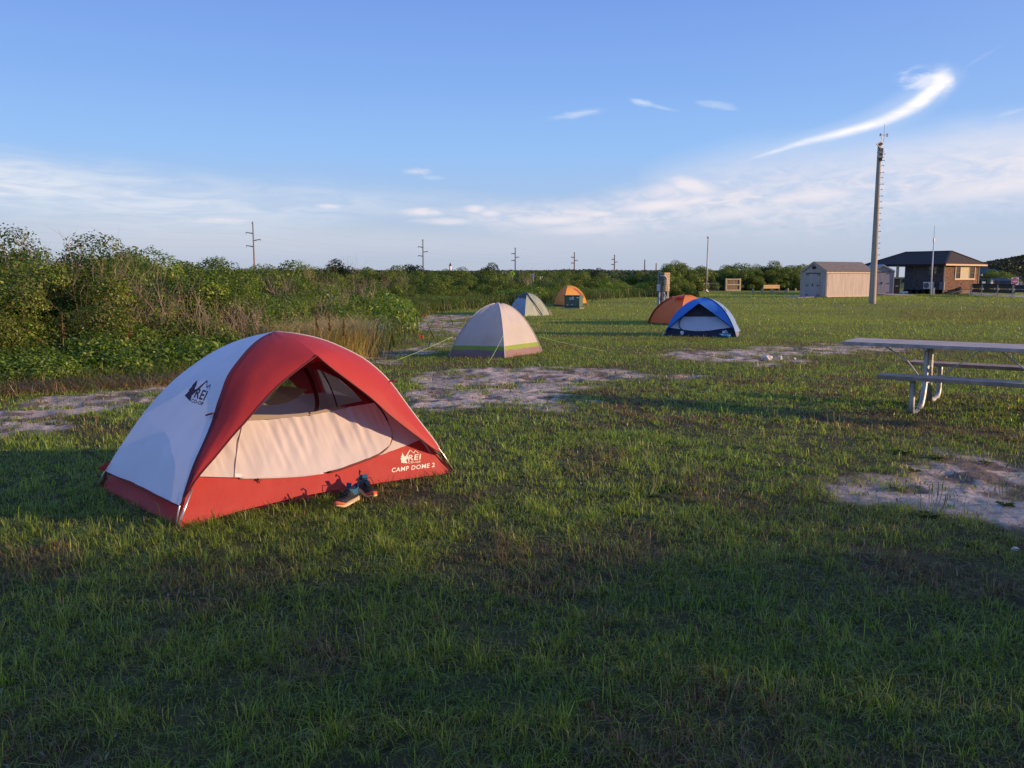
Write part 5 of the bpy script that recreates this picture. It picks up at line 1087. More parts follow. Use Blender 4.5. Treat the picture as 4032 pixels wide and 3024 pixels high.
def ranger_side():
    z = V3(0, 0, 1)
    # ramp slab and fences right of the house
    DW = mat('dark_stained_rail', (.06, .05, .045), rough=.85, var=.3, vs=5); PW = mat('pale_fence_post', (.52, .44, .30), rough=.85, var=.2, vs=6)
    def fence(pts, label, hh=.98, seedx=0):
        pp = [V3(*P(px, py, Y)) for px, py, Y in pts]
        for p in pp: p[2] = gz(p[0], p[1])
        r = thing('ramp_fence', pp[len(pp) // 2], label, 'fence')
        for p in pp: MB().beam(p - z * .2, p + z * hh, .13, .13, up=(0, 1, 0)).build('post', PW, r)
        for a, b in zip(pp[:-1], pp[1:]):
            for v, h in ((hh - .12, .30), (.42, .24)):
                MB().beam(a + z * v + V3(-.02, -.10, 0), b + z * v + V3(.02, -.10, 0), .04, h).build('rail', DW, r)
            MB().beam(a + z * (hh + .04), b + z * (hh + .04), .2, .05).build('cap_rail', DW, r)
        return pp
    a = fence([(3826, 1153, 74), (3868, 1157, 71), (3929, 1163, 68), (3989, 1168, 65.5)], 'near dark stained rail fence beside the pale path, right of the house', .98)
    b = fence([(3824, 1148, 82), (3860, 1150, 80), (3918, 1154, 77), (3977, 1159, 74), (4050, 1163, 72), (4130, 1168, 70)], 'farther dark rail fence along the back of the pale path', .86)
    pathm = mat('concrete_path', (.40, .37, .36), rough=.9, var=.12, vs=2, bump=.2)
    pl = [P(3815, 1157, 74), P(3990, 1168, 66), P(4300, 1182, 62), P(4300, 1160, 71), P(3980, 1158, 75), P(3815, 1149, 82)]
    bb = MB(); vs = [V3(p[0], p[1], gz(p[0], p[1]) + .05) for p in pl]; bb.add(vs + [v - z * .2 for v in vs], [tuple(range(6)), tuple(range(11, 5, -1))] + [(i, (i + 1) % 6, 6 + (i + 1) % 6, 6 + i) for i in range(6)])
    tag(bb.build('path', pathm), kind='structure')
    # dumpster
    Y = 96; p = P(3860, 1150, Y); p[2] = gz(p[0], p[1]); d = thing('dumpster', p, 'dark green steel dumpster behind the rail fence', 'dumpster')
    gm = mat('dumpster_green', (.018, .050, .036), rough=.5, var=.2, vs=4); w = (3896 - 3822) * Y / F; h = (1150 - 1090) * Y / F
    MB().prism([(0, 0), (w, 0), (w, h * .9), (w * .45, h), (0, h * .82)], p - V3(w / 2, 0, 0), (1, 0, 0), z, (0, 1, 0), 1.6).build('body', gm, d)
    MB().beam(p + V3(-w / 2, .8, h * .84), p + V3(-w * .05, .8, h * 1.02), 1.7, .05).build('lid', BLACK, d); MB().beam(p + V3(-w * .05, .8, h * 1.02), p + V3(w / 2, .8, h * .92), 1.7, .05).build('lid', BLACK, d)
    for q in (-.3, 0, .3): MB().box(p + V3(w * q, -.04, h * .4), [.08, .08, h * .78]).build('rib', gm, d)
    wp = mat('white_paper', ()); MB().box(p + V3(w * .13, -.07, h * .60), [.4, .01, .22]).build('label_plate', wp, d); MB().box(p + V3(-w * .22, -.07, h * .76), [.12, .01, .12]).build('label_plate', wp, d)
    t = P(3863, 1085, Y + 3); t[2] -= .3; q = thing('bollard', V3(t[0], Y + 3, gz(t[0], Y + 3)), 'sunlit pale post rising behind the dumpster', 'post'); MB().tube([V3(t[0], Y + 3, gz(t[0], Y + 3)), P(3863, 1079, Y + 3)], .16, 8).build('post', PW, q)
    # do not enter sign
    Y = 70; c = P(3996, 1107.5, Y); s = 28 * Y / F; r = thing('road_sign', V3(c[0], Y, gz(c[0], Y)), 'square white DO NOT ENTER sign with red disc beside the rail fence', 'road sign')
    pn = MB().box(c, [s, .02, s]).build('panel', mat('sign_white', (.72, .72, .74), rough=.4), r, bevel=.01); MB().lathe(c + V3(0, -.018, 0), [(s * .455, 0), (s * .455, .004)], 32, ax=np.array([[1, 0, 0], [0, 0, 1], [0, -1, 0]], float)).build('red_disc', mat('sign_red', (.52, .015, .03), rough=.4), pn)
    MB().box(c + V3(0, -.028, 0), [s * .75, .006, s * .13]).build('white_bar', mat('sign_white', ()), pn)
    sw = mat('sign_white', ()); textmesh('lettering', 'DO NOT', sw, pn, c + V3(0, -.03, s * .22), (1, 0, 0), (0, 0, 1), s * .55); textmesh('lettering', 'ENTER', sw, pn, c + V3(0, -.03, -s * .22), (1, 0, 0), (0, 0, 1), s * .5)
    MB().tube([V3(c[0], Y + .03, gz(c[0], Y)), c + V3(0, .03, s * .4)], .03, 8).build('post', GALV, r)
    # parked car
    Y = 120; p = P(3952, 1128, Y); p[2] = gz(p[0], p[1]); car = thing('parked_car', p, 'dark blue car with bright headlight parked beyond the fence', 'car'); rz = R(-32); ex, ey = V3(math.cos(rz), math.sin(rz), 0), V3(-math.sin(rz), math.cos(rz), 0)
    cb = mat('car_paint_navy', (.02, .03, .07), rough=.25, spec=.6, coat=.6); gl = mat('car_glass', (.10, .16, .18), rough=.08, spec=.9)
    def q(x, y, zz): return p + ex * x + ey * y + z * zz
    prof = [(-2.2, .35), (-2.25, .75), (-1.95, .98), (-1.2, 1.05), (1.0, 1.02), (1.9, .90), (2.2, .72), (2.22, .35)]
    MB().prism(prof, q(0, -.9, 0), ex, z, ey, 1.8).build('body', cb, car, bevel=.06)
    MB().prism([(-1.85, 1.0), (-1.45, 1.42), (-.3, 1.50), (.35, 1.42), (1.15, 1.0)], q(0, -.78, 0), ex, z, ey, 1.56).build('greenhouse', gl, car, bevel=.04)
    MB().prism([(-1.5, 1.42), (-.3, 1.51), (.4, 1.42), (.4, 1.46), (-.3, 1.55), (-1.5, 1.46)], q(0, -.76, 0), ex, z, ey, 1.52).build('roof', cb, car)
    for sx in (-1.35, 1.35):
        for sy in (-.86, .86):
            wl = MB().lathe(q(sx, sy, .33), [(.0, -.1), (.33, -.1), (.33, .1), (.0, .1)], 18, ax=np.array([ex, z, ey])).build('wheel', BLACK, car); MB().lathe(q(sx, sy, .33), [(.0, -.11), (.2, -.11), (.2, .11), (.0, .11)], 12, ax=np.array([ex, z, ey])).build('rim', GALV, wl)
    for sy in (-.62, .62): MB().box(q(2.15, sy, .72), [.14, .4, .16], rz=rz).build('headlight', mat('headlight_glass', (.9, .9, .92), rough=.1, metal=.6), car, bevel=.03)
    # tents beyond the path
    def wedge(px, py, Y, w, h, m, label, rz=0):
        p = P(px, py, Y); p[2] = gz(p[0], p[1]); r = thing('ridge_tent', p, label, 'tent'); ex, ey = V3(math.cos(rz), math.sin(rz), 0), V3(-math.sin(rz), math.cos(rz), 0); D = 2.2
        A, B, T_ = p - ex * w / 2, p + ex * w / 2, p + z * h; A2, B2, T2 = A + ey * D, B + ey * D, T_ + ey * D * .8 - z * .15
        MB().grid([[A * (1 - s) + T_ * s, A2 * (1 - s) + T2 * s] for s in np.linspace(0, 1, 5)]).build('fly_panel', m, r); MB().grid([[B * (1 - s) + T_ * s, B2 * (1 - s) + T2 * s] for s in np.linspace(0, 1, 5)]).build('fly_panel', m, r)
        MB().add([A, B, T_], [(0, 1, 2)]).build('front_panel', mat('tent_front_grey', (.35, .34, .38), rough=.7), r); MB().tube([T_, p - z * .05], .02, 5).build('pole', GALV, r); MB().tube([T_, p - ey * 1.2 - z * .02], .01, 4).build('guy_line', GALV, r)
    lg = cloth('light_grey_canvas', (.52, .50, .52), .2); cr = cloth('peach_canvas', (.66, .54, .44), .2); dg = cloth('dark_grey_canvas', (.13, .13, .16), .1)
    wedge(3905, 1130, 118, 1.3, 1.2, lg, 'light grey striped tent between the dumpster and the parked car', .5)
    wedge(4016, 1134, 108, 1.35, 1.0, cr, 'pointed pale peach tent right of the road sign', -.3)
    # large dark shelter
    p = P(3985, 1128, 135); p[2] = gz(p[0], p[1]); r = thing('camp_shelter', p, 'broad dark grey camping shelter roof behind the parked car', 'shelter'); ww = 2.6; hh = 1.65
    MB().grid([[p + V3(ww * math.cos(t) * s_, 2.2 * v, hh * math.sin(t) ** .7 * (1 - .1 * abs(v))) for v in (-1, 0, 1)] for t, s_ in [(tt, 1) for tt in np.linspace(0.02, math.pi - .02, 14)]]).build('canopy', dg, r, smooth=True)
    for sx in (-ww, ww): MB().tube([p + V3(sx * .98, -2.2, .1), p + V3(sx * .7, -2.2, hh * .75)], .03, 5).build('pole', GALV, r)
    MB().beam(p + V3(.9, -2.0, hh + .05), p + V3(1.5, -2.0, hh + .02), .04, .06).build('trim', mat('white_paper', ()), r)
def mast():
    Y = 52; z = V3(0, 0, 1)
    b, t = P(3434, 1196, Y), P(3464, 566, Y); b[2] = gz(b[0], Y)
    root = thing('weather_mast', b, 'tall thick grey mast with climbing pegs, solar panel and wind sensor on top', 'mast')
    m = mat('mast_concrete', (.40, .34, .27), rough=.85, var=.18, vs=4, stretch=(3, 3, .2), bump=.25, bs=20)
    d = (t - b) / np.linalg.norm(t - b); L_ = np.linalg.norm(t - b)
    MB().tube([b - d * .2] + [b + d * L_ * s for s in np.linspace(.02, 1, 12)], [.22] + [.215 - .105 * s for s in np.linspace(.02, 1, 12)], 20).build('shaft', m, root, smooth=True)
    k = .49444
    ends = [(372, 357), (368, 408), (363, 450), (363, 504), (355, 545), (360, 596), (350, 640), (355, 691), (345, 737), (350, 786), (337, 830), (343, 880), (331, 925), (338, 972), (323, 1019), (333, 1067), (325, 1107), (330, 1160)]
    for i, (a, c) in enumerate(ends):
        px, py = 3300 + a * k, 430 + c * k; e = P(px, py, Y - (.0 if i % 2 == 0 else .12)); s = b + d * ((e[2] - b[2]) / d[2]); s = s + V3(0, -.02 if i % 2 == 0 else -.1, 0)
        g = MB(); g.tube([s, e], .016, 6); g.lathe(e, [(.03, -.02), (.03, .02)], 8, ax=np.array([[0, 1, 0], [0, 0, 1], [1, 0, 0]], float)); g.build('step_peg', GALV, root)
    def q(px, py, dy=0.): return P(px, py, Y + dy)
    k3 = 140 / 968
    Z3 = lambda a, c, dy=0.: P(3400 + a * k3, 460 + c * k3, Y + dy)
    # sensor box
    c = Z3(462, 1035, -.22); bx = mat('aged_white_housing', (.50, .47, .40), rough=.6, var=.2, vs=12)
    bo = MB().box(c, [.30, .22, .30]).build('instrument_box', bx, root, bevel=.05); MB().box(c + V3(-.01, -.115, .02), [.18, .02, .14]).build('box_window', mat('dark_plate', (.06, .065, .07), rough=.4), bo)
    MB().box(c + V3(0, .0, .155), [.34, .24, .03]).build('box_rim', bx, bo); MB().box(c - V3(0, .0, .155), [.34, .24, .03]).build('box_rim', bx, bo)
    MB().box(Z3(465, 1150, -.12), [.17, .1, .22]).build('bracket_plate', mat('dark_bracket', (.05, .05, .06), rough=.6), root); MB().box(Z3(485, 900, -.12), [.22, .08, .2]).build('bracket_plate', mat('olive_plate', (.16, .15, .11), rough=.7, var=.2), root)
    # solar panel
    cs = [Z3(362, 745, -.35), Z3(480, 668, -.15), Z3(565, 735, .0), Z3(440, 825, -.2)]; n = np.cross(cs[1] - cs[0], cs[3] - cs[0]); n /= np.linalg.norm(n); n *= -np.sign(n[1]) if n[1] != 0 else 1; n = n if n[1] < 0 else -n
    fr = MB(); fr.add([p for p in cs] + [p - n * .05 for p in cs], [(0, 1, 2, 3), (7, 6, 5, 4), (0, 4, 5, 1), (1, 5, 6, 2), (2, 6, 7, 3), (3, 7, 4, 0)]); sp = fr.build('solar_panel', bx, root)
    cc = sum(cs) / 4; MB().add([cc + (p - cc) * .76 + n * .012 for p in cs], [(0, 1, 2, 3)]).build('solar_cells', mat('solar_blue', (.012, .014, .04), rough=.7, spec=.1), sp)
    MB().tube(smoothline([Z3(490, 760, -.1), Z3(455, 840, -.15), Z3(480, 890, -.12)], 8), .015, 6).build('cable', bx, root)
    # wind sensor
    a, c = Z3(505, 690), Z3(512, 500); w = MB(); w.tube([a, c], .02, 8); w.tube([Z3(505, 600), Z3(514, 520)], .032, 8); ws = w.build('sensor_stem', GALV, root)
    h = MB(); h.tube([Z3(455, 488), Z3(620, 497)], .014, 8); h.build('vane_arm', bx, ws)
    pr = MB(); hc = Z3(455, 488)
    for i in range(4):
        t_ = i * math.pi / 2 + .5; pr.beam(hc, hc + V3(0.01, .09 * math.cos(t_), .09 * math.sin(t_)), .05, .012)
    pr.build('propeller', BLACK, ws); MB().prism([(0, -.10), (.12, -.10), (.12, .10), (0, .10), (.04, 0)], Z3(615, 497), (1, 0, 0), z, (0, 1, 0), .015).build('tail_vane', mat('pink_vane', (.62, .50, .48), rough=.6), ws)
    MB().tube(smoothline([Z3(540, 700, .02), Z3(556, 600, .02), Z3(562, 480, .02), Z3(578, 195, .02)], 10), [.014] * 4 + [.011] * 6, 6).build('whip_antenna', GALV, root)
    FOOT.append(np.array([[b[0] - .2, Y - .2], [b[0] + .2, Y - .2], [b[0] + .2, Y + .2], [b[0] - .2, Y + .2]]))
def powerline():
    z = V3(0, 0, 1); W_ = mat('pole_wood_grey', (.24, .19, .17), rough=.9, var=.15, vs=2); wires = mat('power_wire', (.22, .23, .27), rough=.6)
    spots = [(-2900, 0, 100, None), (995, 872, 190, 'nearest utility pole with three side arms, rising above the left thicket'), (1665, 942, 280, 'second utility pole, just left of the white lighthouse'), (2029, 975, 363, 'utility pole above the yellow green crossing sign'), (2262, 993, 427, 'utility pole above the orange tent and green cabinet'), (2420, 1003, 475, 'thin far utility pole midway between orange tent and wooden utility post'), (2539, 1022, 608, 'very faint distant utility pole left of the wooden utility post'), (2584, 1036, 766, 'most distant utility pole, a hairline above the dark hedge crest')]
    tops = []
    ax = V3(-.95, -.31, 0)
    for px, py, Y, lab in spots:
        if lab is None: tops.append(V3(-88, 100, 13.9)); continue
        t = P(px, py, Y); b = V3(t[0], Y, gz(t[0], Y)); tops.append(t)
        r = thing('utility_pole', b, lab, 'utility pole', 'utility poles along the far road'); rr = max(.17, Y * .00075)
        MB().tube([b - z * .5, t], [rr * 1.25, rr * .8], 8).build('pole', W_, r)
        if Y < 600:
            for s, dz in ((1, -2.65), (-1, -4.2), (1, -5.55)):
                e = t + z * dz; f_ = e + V3(-s * 1.6, 0, .28); MB().tube([e, f_], [rr * .75, rr * .5], 6).build('crossarm', W_, r); MB().tube([f_ + z * .02, f_ - z * .45], rr * .35, 5).build('insulator', wires, r)
            MB().tube([t + z * -.4, t + V3(-.35, 0, -.4)], rr * .4, 5).build('bracket', W_, r)
    pts = [(0, -.2, 'highest overhead wire of the line, above the left thicket'), (-1, -2.7, 'upper left overhead wire between the utility poles'), (1, -4.3, 'middle overhead wire on the right side arms'), (-1, -5.6, 'lowest overhead wire between the utility poles')]
    for s, dz, lab in pts:
        b = MB()
        for a, c in zip(tops[:4], tops[1:5]):
            A, B = a + V3(s * 1.6, 0, dz), c + V3(s * 1.6, 0, dz); L_ = np.linalg.norm(B - A); b.tube([A * (1 - t) + B * t - z * (L_ * .012 * 4 * t * (1 - t)) for t in np.linspace(0, 1, 13)], [.003 + .000015 * (A[1] * (1 - t) + B[1] * t) for t in np.linspace(0, 1, 13)], 4, cap=False)
        tag(b.build('overhead_wire', wires), lab, 'wire')
    # lighthouse
    Y = 1500; t = P(1773, 1037, Y); r = thing('lighthouse', V3(t[0], Y, 0), 'tiny white lighthouse with dark lantern on the horizon', 'lighthouse'); wm = mat('lighthouse_white', (.80, .78, .74), rough=.7); k = Y / F
    zt = t[2]; MB().lathe(V3(t[0], Y, 0), [(6.2 * k, 0), (4.4 * k, zt - 10 * k)], 20).build('tower', wm, r, smooth=True)
    MB().lathe(V3(t[0], Y, 0), [(4.6 * k, zt - 10 * k), (5.6 * k, zt - 9 * k), (5.6 * k, zt - 7.5 * k), (3.4 * k, zt - 7.5 * k), (3.4 * k, zt - 3 * k), (1.2 * k, zt), (.4 * k, zt + 4 * k)], 16).build('lantern_room', mat('lantern_dark', (.05, .035, .04), rough=.6), r)
def far_signs():
    z = V3(0, 0, 1); Y = 70; c = P(2018, 1078, Y); s = 12.5 * Y / F
    r = thing('crossing_sign', V3(c[0], Y, gz(c[0], Y)), 'yellow green diamond pedestrian crossing sign above the hedge', 'road sign'); yg = mat('fluorescent_sign', (.42, .78, .02), rough=.4, var=.03); bk = mat('sign_black', (.01, .01, .01), rough=.6)
    pn = MB().prism([(-s, 0), (0, -s), (s, 0), (0, s)], c, (1, 0, 0), z, (0, 1, 0), .02).build('panel', yg, r)
    k = s / 12.; g = MB(); o = c + V3(0, -.02, 0)
    def stroke(pl, w): 
        for a, b in zip(pl[:-1], pl[1:]): g.beam(o + V3(a[0] * k, 0, a[1] * k), o + V3(b[0] * k, 0, b[1] * k), .012, w * k)
    g.lathe(o + V3(.2 * k, 0, 5.6 * k), [(1.2 * k, -.006), (1.2 * k, .006)], 12, ax=np.array([[1, 0, 0], [0, 0, 1], [0, -1, 0]], float)); stroke([(0, 4.2), (-.2, -.5)], 2.2); stroke([(0, 0), (2.0, -3), (2.6, -6)], 1.3); stroke([(-.2, 0), (-1.4, -3), (-2.6, -5.6)], 1.3); stroke([(.2, 3.8), (2.4, 1.6), (2.9, .4)], .9); stroke([(-.1, 3.8), (-2.2, 2), (-2.4, 0)], .9); g.build('walking_figure', bk, pn)
    MB().tube([V3(c[0], Y + .05, gz(c[0], Y)), c + V3(0, .05, s * .7)], .03, 6).build('post', GALV, r)
    c = P(2099, 1087, Y); r = thing('road_sign', V3(c[0], Y, gz(c[0], Y)), 'small pale blue sign on a thin post above the hedge', 'road sign'); pn = MB().box(c, [10 * Y / F, .02, 15 * Y / F]).build('panel', mat('pale_blue_sign', (.42, .50, .66), rough=.5), r); MB().box(c - V3(0, .015, 0), [4 * Y / F, .01, 11 * Y / F]).build('dark_symbol', mat('sign_blue', (.10, .14, .34), rough=.5), pn); MB().tube([V3(c[0], Y + .04, gz(c[0], Y)), c], .03, 6).build('post', GALV, r)
    c = P(2131, 1092, Y - 1); b = MB(); kk = Y / F
    for pl in ([(-6, -6), (-2, 0), (-4, 4)], [(-2, 0), (3, 1), (7, 5)], [(3, 1), (5, -1)], [(-6, -8), (0, -6)]):
        b.tube([c + V3(a * kk, 0, q * kk) for a, q in pl], 1.4 * kk, 5)
    b.tube([c + V3(-2 * kk, 0, -2 * kk), V3(c[0], Y - 1, gz(c[0], Y))], .02, 5)
    tag(b.build('bleached_branch', mat('bleached_wood', (.70, .64, .48), rough=.8, var=.1)), 'forked bleached branch standing out in the hedge', 'branch')
def small_things():
    shoe(1366, 2000, math.atan2(-.30, -.13), 'black running shoe with blue lining, the nearer left one of the pair', 1); shoe(1446, 1962, math.atan2(-.26, .16), 'black running shoe with orange toe pointing right, right one of the pair', 2)
    for a in ((1654, 1346, .4, 'lowest orange marker flag, leaning beside the sandy track'), (1722, 1285, 1.9, 'largest orange marker flag between sandy track and cream white tent', .0), (1668, 1250, .2, 'small orange marker flag at the left bend of the sandy track', .0), (1705, 1237, 2.6, 'small orange marker flag right above the bend of the sandy track', .0), (1882, 1211, 1.0, 'tiny orange marker flag near the hedge, left of the cream white tent top', .0)):
        flag(*a)
    rock(3022, 1420, .21, .12, 'largest white lump on the sandy patch left of the picnic table', 3); rock(3072, 1418, .10, .09, 'small round white lump right of the largest one on the sand', 4); rock(3129, 1417, .06, .05, 'tiny pale pebble at the right end of the sandy patch', 5)
    rock(3657, 2024, .04, .02, 'white shell fragment on bare ground at right', 6, 'shell', 'shell'); rock(3786, 2076, .045, .012, 'flat bluish white paper scrap on the bare ground', 7, 'paper_scrap', 'litter'); rock(4000, 2170, .04, .02, 'white shell bit at the right edge of the picture', 8, 'shell', 'shell'); rock(2660, 1590, .05, .012, 'small white scrap in the grass at centre', 9, 'paper_scrap', 'litter')
# ============================================================ vegetation
LEAF = mat('leaf_green', attr=True, rough=.45, trans=.38, spec=.4, tcol=(1.3, 1.4, .5)); BARK = mat('twig_bark', (.20, .155, .115), rough=.9, var=.3, vs=20); DEAD = mat('dead_twig', (.27, .205, .16), rough=.9, var=.3, vs=6)
HEDGE_PAL = [(.098, .170, .022), (.165, .225, .030), (.056, .102, .022), (.215, .24, .04), (.16, .125, .05)]
def foliage(name, lobes, n, size, pal, seed, wts=(.36, .3, .2, .1, .04), up=.45):
    r = np.random.default_rng(seed); lob = np.array([l[:3] for l in lobes]); rad = np.array([l[3] for l in lobes])
    pr = rad ** 2; li = r.choice(len(lobes), n, p=pr / pr.sum())
    d = r.normal(size=(n, 3)); d /= np.linalg.norm(d, axis=1)[:, None]; d[:, 2] = np.abs(d[:, 2]) * .95 - .05 * r.random(n) * 6 * (r.random(n) < .35); d /= np.linalg.norm(d, axis=1)[:, None]
    rr = rad[li] * (r.random(n) ** .22) * (.88 + .28 * vnoise(d[:, 0] * 4 + li * 3.1, d[:, 1] * 4 + d[:, 2] * 3, seed % 97))
    p = lob[li] + d * rr[:, None]; p[:, 2] = np.maximum(p[:, 2], .03)
    nrm = d + r.normal(size=(n, 3)) * .65 + np.array([0, 0, up]); nrm /= np.linalg.norm(nrm, axis=1)[:, None]
    t = np.cross(nrm, r.normal(size=(n, 3))); t /= np.linalg.norm(t, axis=1)[:, None]; b = np.cross(nrm, t)
    L_ = size * r.uniform(.6, 1.35, n)[:, None]; Wd = L_ * r.uniform(.42, .62, n)[:, None]
    V = np.stack([p - t * L_ * .5, p + b * Wd * .5 + nrm * L_ * .08, p + t * L_ * .5 - nrm * L_ * .12, p - b * Wd * .5 + nrm * L_ * .08], 1).reshape(-1, 3)
    pi = r.choice(len(pal), n, p=np.array(wts[:len(pal)]) / sum(wts[:len(pal)])); lt = r.uniform(.72, 1.25, len(lobes))[li]
    c = np.array(pal)[pi] * (lt * r.uniform(.7, 1.3, n))[:, None]
    me = mesh_arrays(name, V, np.arange(n * 4), np.full(n, 4), np.repeat(c, 4, 0)); return me
def branches(b, lobes, seed, r0=.05, spread=1.):
    rs = random.Random(seed)
    for l in lobes:
        a = V3(rs.uniform(-.25, .25) * spread, rs.uniform(-.25, .25) * spread, -.1); e = V3(l[0], l[1], l[2]); m = a * .45 + e * .55 + V3(rs.uniform(-.15, .15), rs.uniform(-.15, .15), -.1)
        b.tube([a, m, e, e + V3(rs.uniform(-.2, .2), rs.uniform(-.2, .2), .25)], [r0, r0 * .6, r0 * .35, r0 * .1], 5)
def make_shrub(name, n, size, seed, pal, w=1.25, h=2.0, nl=26, label='', cat='shrub', group=None, wts=(.36, .3, .2, .1, .04)):
    rs = random.Random(seed); lobes = []
    for i in range(nl):
        a = rs.uniform(0, 2 * math.pi); q = math.sqrt(rs.random()); r_ = rs.uniform(.30, .58)
        zz = h * (1 - .55 * q ** 2.2) * rs.uniform(.28, 1.0) - r_ * .6
        lobes.append((w * q * math.cos(a), w * q * math.sin(a), max(zz, .12), r_))
    root = thing(name, (0, 0, 0), label, cat, group)
    cr = link('crown', foliage('crown', lobes, n, size, pal, seed, wts), root, LEAF)
    b = MB(); branches(b, lobes[::2], seed); tk = b.build('trunk', BARK, root, fix=False)
    KIDS[root.name] = [cr, tk]; return root
def make_dead(name, seed, n, h, w, label, group, col=DEAD, leafy=0):
    rs = random.Random(seed); root = thing(name, (0, 0, 0), label, 'dead shrub', group); b = MB()
    def grow(p, d, L_, r_, lv):
        pts = [p]; k = 4
        for i in range(k):
            d = d + V3(rs.uniform(-.22, .22), rs.uniform(-.22, .22), rs.uniform(-.05, .22)); d /= np.linalg.norm(d); p = p + d * L_ / k; pts.append(p)
        b.tube(pts, [r_ * (1 - .2 * i) for i in range(k + 1)], 3, cap=False)
        if lv > 0:
            for i in range(rs.randint(3, 5)):
                q = pts[rs.randint(1, k)]; dd = d + V3(rs.uniform(-.8, .8), rs.uniform(-.8, .8), rs.uniform(-.1, .5)); dd /= np.linalg.norm(dd); grow(q, dd, L_ * rs.uniform(.35, .65), r_ * .5, lv - 1)
    for i in range(n):
        a = rs.uniform(0, 6.28); q = w * math.sqrt(rs.random()); grow(V3(q * math.cos(a), q * math.sin(a), -.05), V3(rs.uniform(-.3, .3), rs.uniform(-.3, .3), 1.), h * rs.uniform(.5, .85), rs.uniform(.006, .013), 2)
    tw = b.build('twigs', col, root, fix=False); KIDS[root.name] = [tw]
    if leafy:
        lobes = [(rs.uniform(-w, w), rs.uniform(-w, w), rs.uniform(.15, h * .5), .35) for _ in range(8)]
        KIDS[root.name].append(link('sparse_leaves', foliage('sparse_leaves', lobes, leafy, .05, HEDGE_PAL, seed), root, LEAF))
    return root
def dist_edge():
    return [(-15, 9.6), (-10.5, 10.6), (-7.6, 11.6), (-6.5, 12.8), (-5.7, 13.9), (-4.9, 15), (-4.1, 16.0), (-3.5, 17.6), (-3.9, 21), (-4.6, 27), (-5.8, 38), (-5.0, 43), (-2.0, 49), (2.5, 58), (8.0, 66), (12.6, 74)]
